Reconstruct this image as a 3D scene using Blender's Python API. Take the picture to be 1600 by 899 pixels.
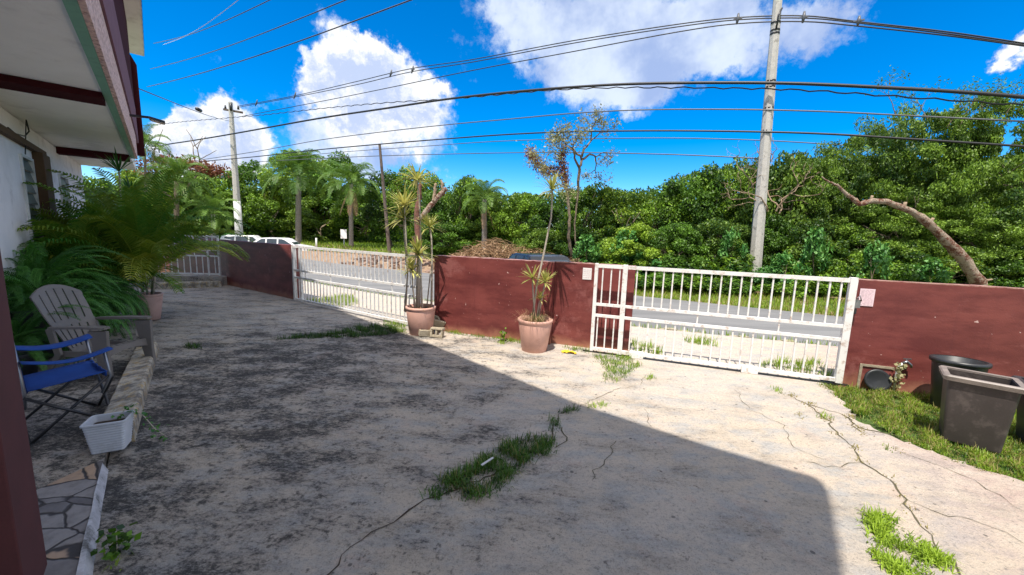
import bpy, math, random
import numpy as np
from mathutils import Vector, Matrix
R_ = math.radians
random.seed(7); RNG = np.random.default_rng(7)
scene = bpy.context.scene
for o in list(bpy.data.objects): bpy.data.objects.remove(o)

# ------------------------------------------------------------------ camera
PITCH, ROLL, FPX, EYE = R_(7.9), R_(1.9), 600.0, 1.6
_F = Vector((0, math.cos(PITCH), -math.sin(PITCH)))
_U0 = Vector((0, math.sin(PITCH), math.cos(PITCH))); _R0 = Vector((1, 0, 0))
CR = _R0 * math.cos(ROLL) + _U0 * math.sin(ROLL)
CU = -_R0 * math.sin(ROLL) + _U0 * math.cos(ROLL)
cam_d = bpy.data.cameras.new('camera'); cam = bpy.data.objects.new('camera', cam_d)
scene.collection.objects.link(cam); scene.camera = cam
cam_d.sensor_width = 36; cam_d.lens = FPX / 1600 * 36; cam_d.clip_start = .05; cam_d.clip_end = 3000
M = Matrix((CR, CU, -_F)).transposed().to_4x4(); M.translation = (0, 0, EYE); cam.matrix_world = M

def ray(x, y): return _F * FPX + CR * (x - 800) + CU * (449.5 - y)
def gpt(x, y, z=0.0):
    d = ray(x, y); return Vector((0, 0, EYE)) + d * ((z - EYE) / d.z)
def at(x, y, Y):
    d = ray(x, y); return Vector((0, 0, EYE)) + d * (Y / d.y)
def onplane(x, y, p0, n):
    d = ray(x, y); o = Vector((0, 0, EYE)); return o + d * ((Vector(p0) - o).dot(n) / d.dot(n))

# ------------------------------------------------------------------ light
SUN_AZ, SUN_EL = R_(21.4), R_(67.5)       # shadows fall ahead and to the right
sd = bpy.data.lights.new('sun', 'SUN'); sd.energy = 3.4; sd.angle = R_(.53); sd.color = (1, .925, .81)
sun = bpy.data.objects.new('sun', sd); scene.collection.objects.link(sun)
to_sun = Vector((-math.sin(SUN_AZ) * math.cos(SUN_EL), -math.cos(SUN_AZ) * math.cos(SUN_EL), math.sin(SUN_EL)))
sun.rotation_euler = to_sun.to_track_quat('Z', 'Y').to_euler(); sun.location = to_sun * 60
scene.view_settings.view_transform = 'Standard'; scene.view_settings.look = 'None'
scene.view_settings.exposure = 1.05; scene.view_settings.gamma = 1; scene.view_settings.use_curve_mapping = False
scene.cycles.max_bounces = 8; scene.cycles.diffuse_bounces = 7; scene.cycles.transparent_max_bounces = 6

world = bpy.data.worlds.new('World'); scene.world = world; world.use_nodes = True
class NT:
    """tiny node helper"""
    def __init__(s, tree): s.t = tree; s.t.nodes.clear()
    def n(s, typ, ins=None, **kw):
        nd = s.t.nodes.new(typ)
        for k, v in kw.items(): setattr(nd, k, v)
        for k, v in (ins or {}).items(): s.put(nd.inputs[k], v)
        return nd
    def put(s, sock, v):
        if isinstance(v, bpy.types.NodeSocket): s.t.links.new(v, sock)
        elif isinstance(v, bpy.types.Node): s.t.links.new(v.outputs[0], sock)
        else:
            if hasattr(sock.default_value, '__len__') and len(sock.default_value) == 4 and len(v) == 3: v = (*v, 1)
            sock.default_value = v
    def m(s, op, a, b=0.0, c=None, clamp=False):
        nd = s.t.nodes.new('ShaderNodeMath'); nd.operation = op; nd.use_clamp = clamp
        s.put(nd.inputs[0], a); s.put(nd.inputs[1], b)
        if c is not None: s.put(nd.inputs[2], c)
        return nd.outputs[0]
    def v(s, op, a, b=None, scale=None):
        nd = s.t.nodes.new('ShaderNodeVectorMath'); nd.operation = op; s.put(nd.inputs[0], a)
        if b is not None: s.put(nd.inputs[1], b)
        if scale is not None: s.put(nd.inputs['Scale'], scale)
        return nd.outputs['Value'] if op in ('LENGTH', 'DISTANCE', 'DOT_PRODUCT') else nd.outputs[0]
    def noise(s, vec, scale, detail=4, rough=.55, dist=0, color=False):
        nd = s.n('ShaderNodeTexNoise', {'Scale': scale, 'Detail': detail, 'Roughness': rough, 'Distortion': dist})
        if vec is not None: s.put(nd.inputs['Vector'], vec)
        return nd.outputs[1] if color else nd.outputs[0]
    def ramp(s, f, lo, hi, a=0.0, b=1.0, smooth=True):
        nd = s.t.nodes.new('ShaderNodeMapRange'); nd.interpolation_type = 'SMOOTHSTEP' if smooth else 'LINEAR'
        s.put(nd.inputs[0], f); nd.inputs[1].default_value = lo; nd.inputs[2].default_value = hi
        nd.inputs[3].default_value = a; nd.inputs[4].default_value = b; return nd.outputs[0]
    def mix(s, f, a, b, blend='MIX'):
        nd = s.t.nodes.new('ShaderNodeMix'); nd.data_type = 'RGBA'; nd.blend_type = blend
        s.put(nd.inputs[0], f); s.put(nd.inputs[6], a); s.put(nd.inputs[7], b); return nd.outputs[2]

W = NT(world.node_tree)
sky = W.n('ShaderNodeTexSky', sky_type='NISHITA', sun_disc=False, sun_elevation=SUN_EL, altitude=1500, air_density=1.0, dust_density=.0, ozone_density=4.0)
sky.sun_rotation = math.pi + SUN_AZ
hs = W.n('ShaderNodeHueSaturation', {'Hue': .503, 'Saturation': 1.5, 'Value': 1.0, 'Fac': 1.0, 'Color': sky.outputs[0]})
bg = W.n('ShaderNodeBackground', {'Color': hs.outputs[0], 'Strength': .112})
tc = W.n('ShaderNodeTexCoord').outputs['Generated']
dirn = W.v('NORMALIZE', tc)
n1 = W.noise(dirn, 9, 7, .62, color=True); n2 = W.noise(dirn, 34, 5, .65, color=True)
w1 = W.v('SCALE', W.v('SUBTRACT', n1, (.5, .5, .5)), scale=.11)
w2 = W.v('SCALE', W.v('SUBTRACT', n2, (.5, .5, .5)), scale=.05)
dd = W.v('ADD', W.v('ADD', dirn, w1), w2)
def cloud(blobs, soft_lo, soft_hi):
    acc = None
    for (px, py, pr, wt) in blobs:
        c = ray(px, py); k = c.length; c.normalize()
        dist = W.v('DISTANCE', dd, tuple(c))
        e = W.m('MULTIPLY', W.m('SUBTRACT', 1.0, W.m('MULTIPLY', dist, k / (pr * 1.28) ), clamp=True), wt)
        acc = e if acc is None else W.m('ADD', acc, e)
    return acc
# unseen clouds added to lift ambient light: overhead, right and behind the camera
FILL_CLOUDS = []
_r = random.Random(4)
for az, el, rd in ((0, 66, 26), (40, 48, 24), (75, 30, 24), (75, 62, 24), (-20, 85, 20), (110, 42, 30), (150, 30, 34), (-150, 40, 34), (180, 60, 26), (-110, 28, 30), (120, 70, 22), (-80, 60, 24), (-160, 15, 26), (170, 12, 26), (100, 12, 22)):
    FILL_CLOUDS.append((az, el, rd))
cum = cloud([(530,92,52,1.2),(585,112,50,1.1),(498,122,42,1.1),(556,150,75,1.3),(622,142,55,1),(664,170,48,1),(600,198,50,.6),(530,200,45,.45),(660,215,40,.3),(690,130,20,.5),
             (380,212,52,1.2),(325,208,55,1.2),(280,236,52,1.1),(278,188,24,.9),(402,228,32,.5),(340,245,60,.4),(1596,82,26,1.2),
             (712,218,18,.5),(655,245,16,.4),(703,275,14,.6),(560,245,50,.3),(640,240,30,.5)], 0, 0)
sft = cloud([(520,205,85,.9),(625,205,80,.9),(300,245,60,.6),(560,245,80,.55),(680,215,50,.5),(850,45,80,1),(930,70,100,1),(1000,40,100,1),(945,120,70,.9),(1020,130,60,.8),(1095,45,80,1),(1180,30,75,.8),(1250,60,50,.6),
             (1310,25,60,.7),(785,15,60,.8),(1000,165,26,.6),(720,95,30,.4),(1190,90,40,.35),(760,100,30,.35),(1130,90,40,.5),(640,15,20,.3)], 0, 0)
for az, el, rd in FILL_CLOUDS:
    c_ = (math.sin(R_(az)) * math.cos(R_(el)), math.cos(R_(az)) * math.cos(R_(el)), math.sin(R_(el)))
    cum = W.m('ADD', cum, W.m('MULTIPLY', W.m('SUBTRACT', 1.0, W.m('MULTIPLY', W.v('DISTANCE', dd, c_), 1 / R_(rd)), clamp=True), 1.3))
fine = W.noise(dirn, 22, 8, .68)
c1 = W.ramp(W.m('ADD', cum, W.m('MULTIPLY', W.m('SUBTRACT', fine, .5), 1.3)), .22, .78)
c2 = W.m('MULTIPLY', W.ramp(W.m('ADD', sft, W.m('MULTIPLY', W.m('SUBTRACT', fine, .5), 1.5)), .3, .95), .86)
sh1 = W.ramp(W.m('ADD', W.m('MULTIPLY', cum, .16), W.m('MULTIPLY', W.noise(dd, 19, 7, .62), 1.25)), .62, 1.02)
col1 = W.mix(sh1, (1.0, 1.0, 1.0), (.52, .62, .86))
sh2 = W.ramp(W.noise(dirn, 6, 5, .6), .35, .65)
col2 = W.mix(sh2, (.80, .88, 1.0), (.40, .50, .76))
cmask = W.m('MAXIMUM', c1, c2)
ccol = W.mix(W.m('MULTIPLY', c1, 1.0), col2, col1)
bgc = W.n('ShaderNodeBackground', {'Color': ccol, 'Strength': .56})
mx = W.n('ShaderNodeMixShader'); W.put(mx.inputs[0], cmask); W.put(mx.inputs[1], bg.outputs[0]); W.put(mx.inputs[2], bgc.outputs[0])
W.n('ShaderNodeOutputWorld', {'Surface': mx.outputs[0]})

# ------------------------------------------------------------------ materials
def newmat(name):
    m = bpy.data.materials.new(name); m.use_nodes = True; return m, NT(m.node_tree)
def finish(N, color, rough=.7, bump=None, bstr=.3, bdist=.01, metal=0, spec=.5, extra=None):
    p = N.n('ShaderNodeBsdfPrincipled')
    N.put(p.inputs['Base Color'], color); N.put(p.inputs['Roughness'], rough); N.put(p.inputs['Metallic'], metal); N.put(p.inputs['Specular IOR Level'], spec)
    if bump is not None:
        b = N.n('ShaderNodeBump', {'Strength': bstr, 'Distance': bdist, 'Height': bump}); N.put(p.inputs['Normal'], b.outputs[0])
    out = N.n('ShaderNodeOutputMaterial'); N.t.links.new(p.outputs[0], out.inputs[0]); return p
def simple(name, col, rough=.6, var=.15, scale=8, dirt=None, dirt_amt=.5, dscale=4, bstr=.2, bdist=.004, metal=0, spec=.5, fine=120):
    """base colour with wear: noise variation and optional blotches of another colour"""
    m, N = newmat(name); co = N.n('ShaderNodeTexCoord').outputs['Object']
    a = N.noise(co, scale, 6, .6); b = N.noise(co, fine, 3, .6)
    f = N.m('ADD', N.m('MULTIPLY', a, .7), N.m('MULTIPLY', b, .3))
    lo = tuple(max(0, c * (1 - var)) for c in col); hi = tuple(min(1, c * (1 + var)) for c in col)
    c = N.mix(N.ramp(f, .35, .65), lo, hi)
    if dirt:
        d = N.noise(co, dscale, 8, .7); c = N.mix(N.m('MULTIPLY', N.ramp(d, .5, .68), dirt_amt), c, dirt)
    finish(N, c, rough, f, bstr, bdist, metal, spec); return m
def leafmat(name, dark, light, trans=.22, rough=.5, spec=.35):
    m, N = newmat(name)
    t = N.n('ShaderNodeAttribute', attribute_name='tint').outputs['Fac']
    oi = N.n('ShaderNodeObjectInfo').outputs['Random']
    c = N.mix(N.m('ADD', t, N.m('MULTIPLY', N.m('SUBTRACT', oi, .5), .42), clamp=True), dark, light)
    p = N.n('ShaderNodeBsdfPrincipled', {'Base Color': c, 'Roughness': rough, 'Specular IOR Level': spec})
    tr = N.n('ShaderNodeBsdfTranslucent', {'Color': N.mix(.5, c, (light[0] * 1.3, light[1] * 1.25, light[2] * .6))})
    ms = N.n('ShaderNodeMixShader', {0: trans, 1: p.outputs[0], 2: tr.outputs[0]})
    N.n('ShaderNodeOutputMaterial', {'Surface': ms.outputs[0]}); return m

MT = {}
MT['leaf'] = leafmat('leaf_green', (.012, .050, .005), (.250, .430, .034))
MT['leaf_dark'] = leafmat('leaf_dark', (.010, .038, .005), (.140, .290, .025))
MT['leaf_yel'] = leafmat('leaf_acacia', (.020, .062, .008), (.230, .370, .040))
MT['leaf_lime'] = leafmat('leaf_lime', (.020, .070, .006), (.340, .500, .045))
MT['leaf_palm'] = leafmat('palm_leaf', (.035, .100, .018), (.190, .330, .055))
MT['leaf_areca'] = leafmat('areca_leaf', (.022, .140, .010), (.370, .390, .040))
MT['leaf_fern'] = leafmat('fern_leaf', (.012, .070, .010), (.100, .290, .045))
MT['leaf_drac'] = leafmat('dracaena_leaf', (.16, .22, .04), (.62, .58, .22), .25)
MT['leaf_red'] = leafmat('red_leaf', (.10, .018, .020), (.34, .16, .08))
MT['leaf_pale'] = leafmat('pale_leaf', (.16, .19, .08), (.45, .42, .24))
MT['leaf_mint'] = leafmat('mint_leaf', (.025, .12, .02), (.17, .38, .09))
MT['grass'] = leafmat('grass_blade', (.018, .070, .008), (.300, .440, .038), .3)
MT['grass_dry'] = leafmat('dry_grass', (.12, .11, .03), (.42, .36, .14), .3)
MT['straw'] = leafmat('straw', (.20, .12, .07), (.42, .27, .15), .1)
MT['maroon'] = None
MT['white_metal'] = simple('white_gate_paint', (.80, .79, .78), .4, .05, 5, (.32, .17, .09), .6, 13, .1)
MT['white_paint'] = simple('white_paint', (.62, .62, .63), .6, .08, 3, (.25, .24, .22), .6, 2.5)
MT['soffit'] = simple('soffit_paint', (.88, .87, .83), .9, .04, 2, (.30, .28, .26), .35, 1.3, .2, spec=.2)
MT['green_paint'] = simple('green_paint', (.20, .42, .31), .6, .08, 3, (.08, .15, .11), .4, 6)
MT['dark_maroon'] = simple('dark_maroon_paint', (.050, .010, .013), .95, .15, 4, spec=.08)
MT['pillar'] = simple('pillar_maroon', (.085, .022, .022), .9, .12, 4, (.07, .02, .02), .5, 6)
MT['purple'] = simple('purple_grey_plaster', (.20, .11, .14), .95, .1, 6, spec=.1)
MT['brown_paint'] = simple('brown_paint', (.10, .050, .022), .8, .15, 5, (.07, .035, .02), .5, 5)
MT['house_white'] = simple('house_white_plaster', (.86, .82, .84), .85, .06, 3, (.3, .26, .26), .4, 2)
MT['slat'] = simple('jalousie_slat', (.075, .10, .095), .35, .1, 6)
MT['terracotta'] = simple('terracotta_plastic', (.60, .35, .285), .55, .08, 5, (.42, .22, .17), .5, 8, .1)
MT['pale_pink'] = simple('pale_pink_plastic', (.52, .33, .30), .55, .1, 5, (.3, .2, .18), .5, 8, .1)
MT['soil'] = simple('soil', (.055, .035, .022), .95, .4, 30, bstr=.8, bdist=.02)
MT['crack'] = simple('crack_dirt', (.085, .075, .04), .95, .3, 20)
MT['grass_shade_tone'] = leafmat('grass_shade_tone', (.010, .036, .006), (.085, .190, .022), .15)  # same grass made darker: shade of the clumps put into the colour
MT['block'] = simple('cement_block', (.36, .31, .23), .95, .2, 20, (.18, .15, .11), .5, 12, .8, .01)
MT['bark'] = simple('bark', (.20, .155, .11), .9, .3, 12, (.09, .07, .05), .6, 8, .8, .02)
MT['bark_pale'] = simple('pale_bark', (.36, .27, .19), .95, .3, 16, (.13, .04, .03), .97, 3.2, 1.0, .05, spec=.1)
def flaky():
    m, N = newmat('flaking_bark'); co = N.n('ShaderNodeTexCoord').outputs['Object']
    b = N.noise(co, 5, 8, .8); f = N.noise(co, 30, 5, .8)
    c = N.mix(N.ramp(b, .46, .56), (.46, .37, .29), (.20, .085, .06)); c = N.mix(N.m('MULTIPLY', N.ramp(f, .54, .64), .6), c, (.10, .07, .055)); c = N.mix(N.ramp(N.noise(co, 8, 6, .8), .58, .64), c, (.50, .45, .38))
    finish(N, c, .95, N.m('ADD', f, b), 1.0, .06, spec=.1); return m
MT['flaky'] = flaky()
MT['bark_red'] = simple('reddish_bark', (.17, .075, .055), .9, .3, 10, (.07, .03, .025), .6, 8, .8, .02)
MT['palm_bark'] = simple('palm_bark', (.27, .245, .215), .9, .2, 14, (.12, .10, .08), .6, 8, .5, .02)
MT['pole_conc'] = simple('pole_concrete', (.50, .48, .45), .85, .18, 5, (.13, .12, .11), .75, 5, .4, .01)
MT['pole_wood'] = simple('pole_wood', (.13, .10, .085), .9, .25, 9, (.06, .05, .04), .6, 7, .5, .01)
MT['cable'] = simple('cable', (.018, .018, .022), .45, .1, 5)
MT['cable_grey'] = simple('grey_cable', (.10, .105, .12), .45, .1, 5)
MT['dark_steel'] = simple('dark_steel', (.05, .05, .055), .4, .2, 20, metal=.6)
MT['steel'] = simple('steel_tube', (.30, .31, .34), .3, .1, 20, metal=.8)
MT['chair_plastic'] = simple('taupe_plastic', (.185, .165, .155), .5, .06, 4, (.12, .11, .10), .35, 6, .08)
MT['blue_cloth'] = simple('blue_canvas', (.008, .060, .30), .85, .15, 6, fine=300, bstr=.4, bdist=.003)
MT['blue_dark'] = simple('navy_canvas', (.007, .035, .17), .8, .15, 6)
MT['black_cloth'] = simple('black_mesh', (.012, .012, .014), .8, .2, 40)
MT['bin_brown'] = simple('brown_bin_plastic', (.046, .038, .037), .5, .15, 4, (.12, .10, .095), .6, 9, .1)
MT['bin_black'] = simple('black_bin_plastic', (.022, .025, .030), .42, .15, 4, (.06, .065, .075), .45, 6, .1)
MT['bin_edge'] = simple('worn_bin_rim', (.20, .17, .155), .5, .2, 10)
MT['planter_white'] = simple('white_planter', (.55, .57, .62), .5, .07, 5, (.25, .24, .22), .4, 6)
MT['paper'] = simple('white_notice', (.80, .78, .78), .6, .03, 5)
MT['ink'] = simple('faded_ink', (.62, .47, .52), .7, .05, 5)
MT['yellow_rag'] = simple('yellow_cloth', (.75, .50, .03), .8, .15, 20)
MT['car_white'] = simple('white_car_paint', (.75, .76, .78), .25, .02, 2)
MT['car_black'] = simple('black_car_paint', (.02, .022, .026), .2, .05, 2)
MT['glass'] = simple('car_glass', (.02, .035, .05), .08, .1, 1, spec=1.0)
MT['rubber'] = simple('tyre_rubber', (.02, .02, .02), .8)
MT['lamp_glass'] = simple('lamp_glass', (.6, .6, .62), .2)
MT['rock'] = simple('rubble_rock', (.22, .15, .12), .9, .35, 4, bstr=.6)

def maroon_wall():
    m, N = newmat('maroon_wall_paint'); g = N.n('ShaderNodeNewGeometry'); co = g.outputs['Position']
    st = N.n('ShaderNodeMapping', {'Vector': co, 'Scale': (1.0, 1.0, 3.5)}).outputs[0]
    a = N.noise(st, 1.6, 7, .62); b = N.noise(co, 60, 4, .6)
    c = N.mix(N.ramp(a, .35, .68), (.120, .022, .021), (.205, .048, .042))
    c = N.mix(N.m('MULTIPLY', N.ramp(N.noise(st, 4.5, 8, .7), .58, .72), .35), c, (.36, .13, .12))
    sv = N.n('ShaderNodeMapping', {'Vector': co, 'Scale': (5.0, 5.0, .35)}).outputs[0]
    c = N.mix(N.m('MULTIPLY', N.ramp(N.noise(sv, 2.0, 6, .7), .52, .75), .45), c, (.10, .02, .022))
    c = N.mix(N.m('MULTIPLY', N.ramp(N.noise(co, 1.3, 8, .8), .53, .66), .5), c, (.34, .13, .12))
    c = N.mix(N.m('MULTIPLY', N.ramp(N.noise(co, .9, 8, .75), .54, .7), .45), c, (.085, .02, .024))
    chips = N.ramp(N.noise(co, 17, 3, .5), .725, .745)
    c = N.mix(N.m('MULTIPLY', chips, .8), c, (.62, .45, .42))
    z = N.n('ShaderNodeSeparateXYZ', {0: co}).outputs[2]
    low = N.m('MULTIPLY', N.ramp(N.m('ADD', z, N.m('MULTIPLY', N.noise(co, 5, 5, .6), -.28)), -.14, .02, 1, 0), .8)
    c = N.mix(low, c, (.38, .17, .11))
    top = N.ramp(z, 1.212, 1.222)
    c = N.mix(N.m('MULTIPLY', top, N.ramp(N.noise(co, 8, 6, .7), .35, .6)), c, (.42, .24, .20))
    finish(N, c, .55, N.m('ADD', b, N.m('MULTIPLY', a, .8)), .25, .006); return m
MT['maroon'] = maroon_wall()

def pink_stucco():
    m, N = newmat('pink_stucco'); co = N.n('ShaderNodeNewGeometry').outputs['Position']
    v = N.n('ShaderNodeTexVoronoi', {'Vector': co, 'Scale': 26}).outputs[0]; n = N.noise(co, 38, 4, .7)
    f = N.m('ADD', v, n); c = N.mix(N.ramp(f, .55, 1.1), (.46, .27, .24), (.86, .60, .55))
    finish(N, c, .9, f, .9, .03); return m
MT['stucco'] = pink_stucco()

def concrete(name, mold=True):
    m, N = newmat(name); co = N.n('ShaderNodeNewGeometry').outputs['Position']
    st = N.n('ShaderNodeMapping', {'Vector': co, 'Rotation': (0, 0, R_(25)), 'Scale': (1, 1.9, 1)}).outputs[0]
    big = N.noise(co, .55, 5, .6); mid = N.noise(st, 3.2, 8, .68); fin = N.noise(co, 34, 5, .72); grit = N.noise(co, 120, 3, .6)
    c = N.mix(N.ramp(big, .35, .65), (.63, .535, .43), (.60, .53, .465))
    c = N.mix(N.ramp(mid, .42, .66), c, (.47, .455, .44))
    sx = N.n('ShaderNodeSeparateXYZ', {0: co})
    # reddish clay stain to the right-hand corner
    rx = N.m('MULTIPLY', N.ramp(N.m('SUBTRACT', sx.outputs[0], N.m('MULTIPLY', sx.outputs[1], .55)), .9, 2.3), N.ramp(mid, .3, .7))
    c = N.mix(N.m('MULTIPLY', rx, .55), c, (.58, .33, .24))
    c = N.mix(N.m('MULTIPLY', N.ramp(fin, .52, .72), .7), c, (.19, .185, .18))
    c = N.mix(N.m('MULTIPLY', N.ramp(N.noise(st, 5, 9, .82), .55, .66), .62), c, (.27, .245, .235))
    c = N.mix(N.m('MULTIPLY', N.ramp(N.noise(co, 2.2, 8, .75), .54, .66), .35), c, (.60, .42, .33))
    if mold:
        # algae-black weathering, heavier towards the house side of the slab
        m1 = N.m('SUBTRACT', N.m('MULTIPLY', sx.outputs[0], -.62), N.m('MULTIPLY', sx.outputs[1], -.10))
        base = N.m('SUBTRACT', N.ramp(m1, -1.2, 1.9, 0, .225, smooth=False), N.ramp(N.m('SUBTRACT', sx.outputs[1], N.m('MULTIPLY', sx.outputs[0], .6)), 6.0, 9.5, 0, .10))
        big2 = N.noise(st, 1.7, 8, .72)
        c = N.mix(N.m('MULTIPLY', N.ramp(N.m('ADD', big2, N.m('MULTIPLY', base, .7)), .45, .80), .50), c, (.10, .098, .098))
        k = N.m('ADD', N.m('ADD', N.m('MULTIPLY', N.noise(st, 21, 8, .85), .60), N.m('MULTIPLY', big2, .52)), N.m('MULTIPLY', base, .62))
        c = N.mix(N.m('MULTIPLY', N.ramp(k, .655, .74), .88), c, (.038, .038, .040))
        pale = N.m('ADD', N.m('MULTIPLY', N.noise(st, 15, 8, .85), .6), N.m('MULTIPLY', N.noise(co, 2.1, 6, .7), .4))
        c = N.mix(N.m('MULTIPLY', N.ramp(pale, .555, .60), .45), c, (.62, .60, .57))
        k2 = N.m('ADD', N.noise(co, 11, 6, .75), N.m('MULTIPLY', base, .55))
        c = N.mix(N.m('MULTIPLY', N.ramp(k2, .62, .74), .85), c, (.05, .047, .045))
    spots = N.ramp(N.noise(co, 7, 4, .8), .70, .73)
    c = N.mix(N.m('MULTIPLY', spots, .6), c, (.07, .065, .06))
    g1 = N.noise(co, 48, 6, .85); g2 = N.noise(co, 130, 4, .8)
    c = N.mix(N.m('MULTIPLY', N.ramp(g1, .54, .64), .60), c, (.13, .125, .12))
    c = N.mix(N.m('MULTIPLY', N.ramp(g1, .46, .36), .45), c, (.66, .61, .55))
    c = N.mix(N.m('MULTIPLY', N.ramp(g2, .53, .66), .55), c, (.12, .115, .11))
    chip = N.n('ShaderNodeTexVoronoi', {'Vector': co, 'Scale': 11.0, 'Randomness': 1.0})
    cr_ = N.m('MULTIPLY', N.ramp(chip.outputs[0], .16, .11), N.ramp(N.n('ShaderNodeSeparateColor', {0: chip.outputs[1]}).outputs[0], .80, .84))
    c = N.mix(N.m('MULTIPLY', cr_, .7), c, (.07, .068, .065))
    h = N.m('ADD', N.m('ADD', N.m('MULTIPLY', fin, .6), N.m('MULTIPLY', g1, .9)), N.m('MULTIPLY', mid, .8))
    finish(N, c, .92, h, .85, .025, spec=.2); return m
MT['concrete'] = concrete('weathered_concrete')
MT['concrete_plain'] = concrete('sidewalk_concrete', False)

def flagstone():
    m, N = newmat('flagstone'); co = N.n('ShaderNodeNewGeometry').outputs['Position']
    w = N.v('ADD', co, N.v('SCALE', N.v('SUBTRACT', N.noise(co, 4, 3, color=True), (.5, .5, .5)), scale=.09))
    mp = N.n('ShaderNodeMapping', {'Vector': w, 'Rotation': (0, 0, R_(40)), 'Scale': (1.0, 1.7, 1)}).outputs[0]
    v = N.n('ShaderNodeTexVoronoi', {'Vector': mp, 'Scale': 4.6}); e = N.n('ShaderNodeTexVoronoi', {'Vector': mp, 'Scale': 4.6}, feature='DISTANCE_TO_EDGE')
    r = N.n('ShaderNodeSeparateColor', {0: v.outputs[1]}).outputs[0]
    c = N.mix(N.ramp(r, .25, .6, smooth=False), (.14, .13, .135), (.27, .25, .245)); c = N.mix(N.ramp(r, .84, .86), c, (.42, .29, .20))
    c = N.mix(N.m('MULTIPLY', N.ramp(N.noise(co, 14, 7, .7), .4, .7), .5), c, (.10, .09, .09))
    c = N.mix(N.ramp(e.outputs[0], .015, .045), (.045, .04, .04), c)
    finish(N, c, .75, N.m('ADD', N.ramp(e.outputs[0], 0, .06), N.m('MULTIPLY', N.noise(co, 20, 6, .6), .5)), .6, .012); return m
MT['flag'] = flagstone()
def asphalt():
    m, N = newmat('asphalt'); co = N.n('ShaderNodeNewGeometry').outputs['Position']
    st = N.n('ShaderNodeMapping', {'Vector': co, 'Rotation': (0, 0, R_(31)), 'Scale': (.3, 1.5, 1)}).outputs[0]
    c = N.mix(N.ramp(N.noise(st, 1.2, 6, .6), .3, .7), (.14, .142, .148), (.20, .20, .205))
    c = N.mix(N.m('MULTIPLY', N.ramp(N.noise(co, 60, 3, .7), .5, .7), .4), c, (.26, .26, .26))
    finish(N, c, .9, N.noise(co, 90, 3, .7), .5, .01); return m
MT['asphalt'] = asphalt()
def groundm():
    m, N = newmat('ground_soil_grass'); co = N.n('ShaderNodeNewGeometry').outputs['Position']
    a = N.noise(co, .35, 6, .6); b = N.noise(co, 5, 7, .7)
    g = N.mix(N.ramp(b, .35, .65), (.05, .10, .018), (.12, .17, .035))
    d = N.mix(N.ramp(b, .35, .65), (.20, .125, .075), (.36, .25, .17))
    at_ = N.n('ShaderNodeAttribute', attribute_name='tint').outputs['Fac']
    f = N.ramp(N.m('ADD', at_, N.m('MULTIPLY', N.m('SUBTRACT', N.noise(co, 1.1, 7, .65), .5), 1.3)), .35, .62)
    finish(N, N.mix(f, g, d), .95, b, .8, .05); return m
MT['ground'] = groundm()
def rim_conc():
    m, N = newmat('wheel_stop_paint'); co = N.n('ShaderNodeMapping', {'Vector': N.n('ShaderNodeNewGeometry').outputs['Position'], 'Rotation': (0, 0, R_(42)), 'Scale': (1.3, .8, 1)}).outputs[0]
    b = N.noise(co, 9, 8, .7); c = N.mix(N.ramp(b, .38, .6), (.52, .47, .39), (.17, .155, .14))
    c = N.mix(N.m('MULTIPLY', N.ramp(N.noise(co, 14, 9, .85), .50, .60), .8), c, (.46, .30, .10))
    finish(N, c, .9, N.noise(co, 40, 5, .7), .8, .015); return m
MT['stop'] = rim_conc()

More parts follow.
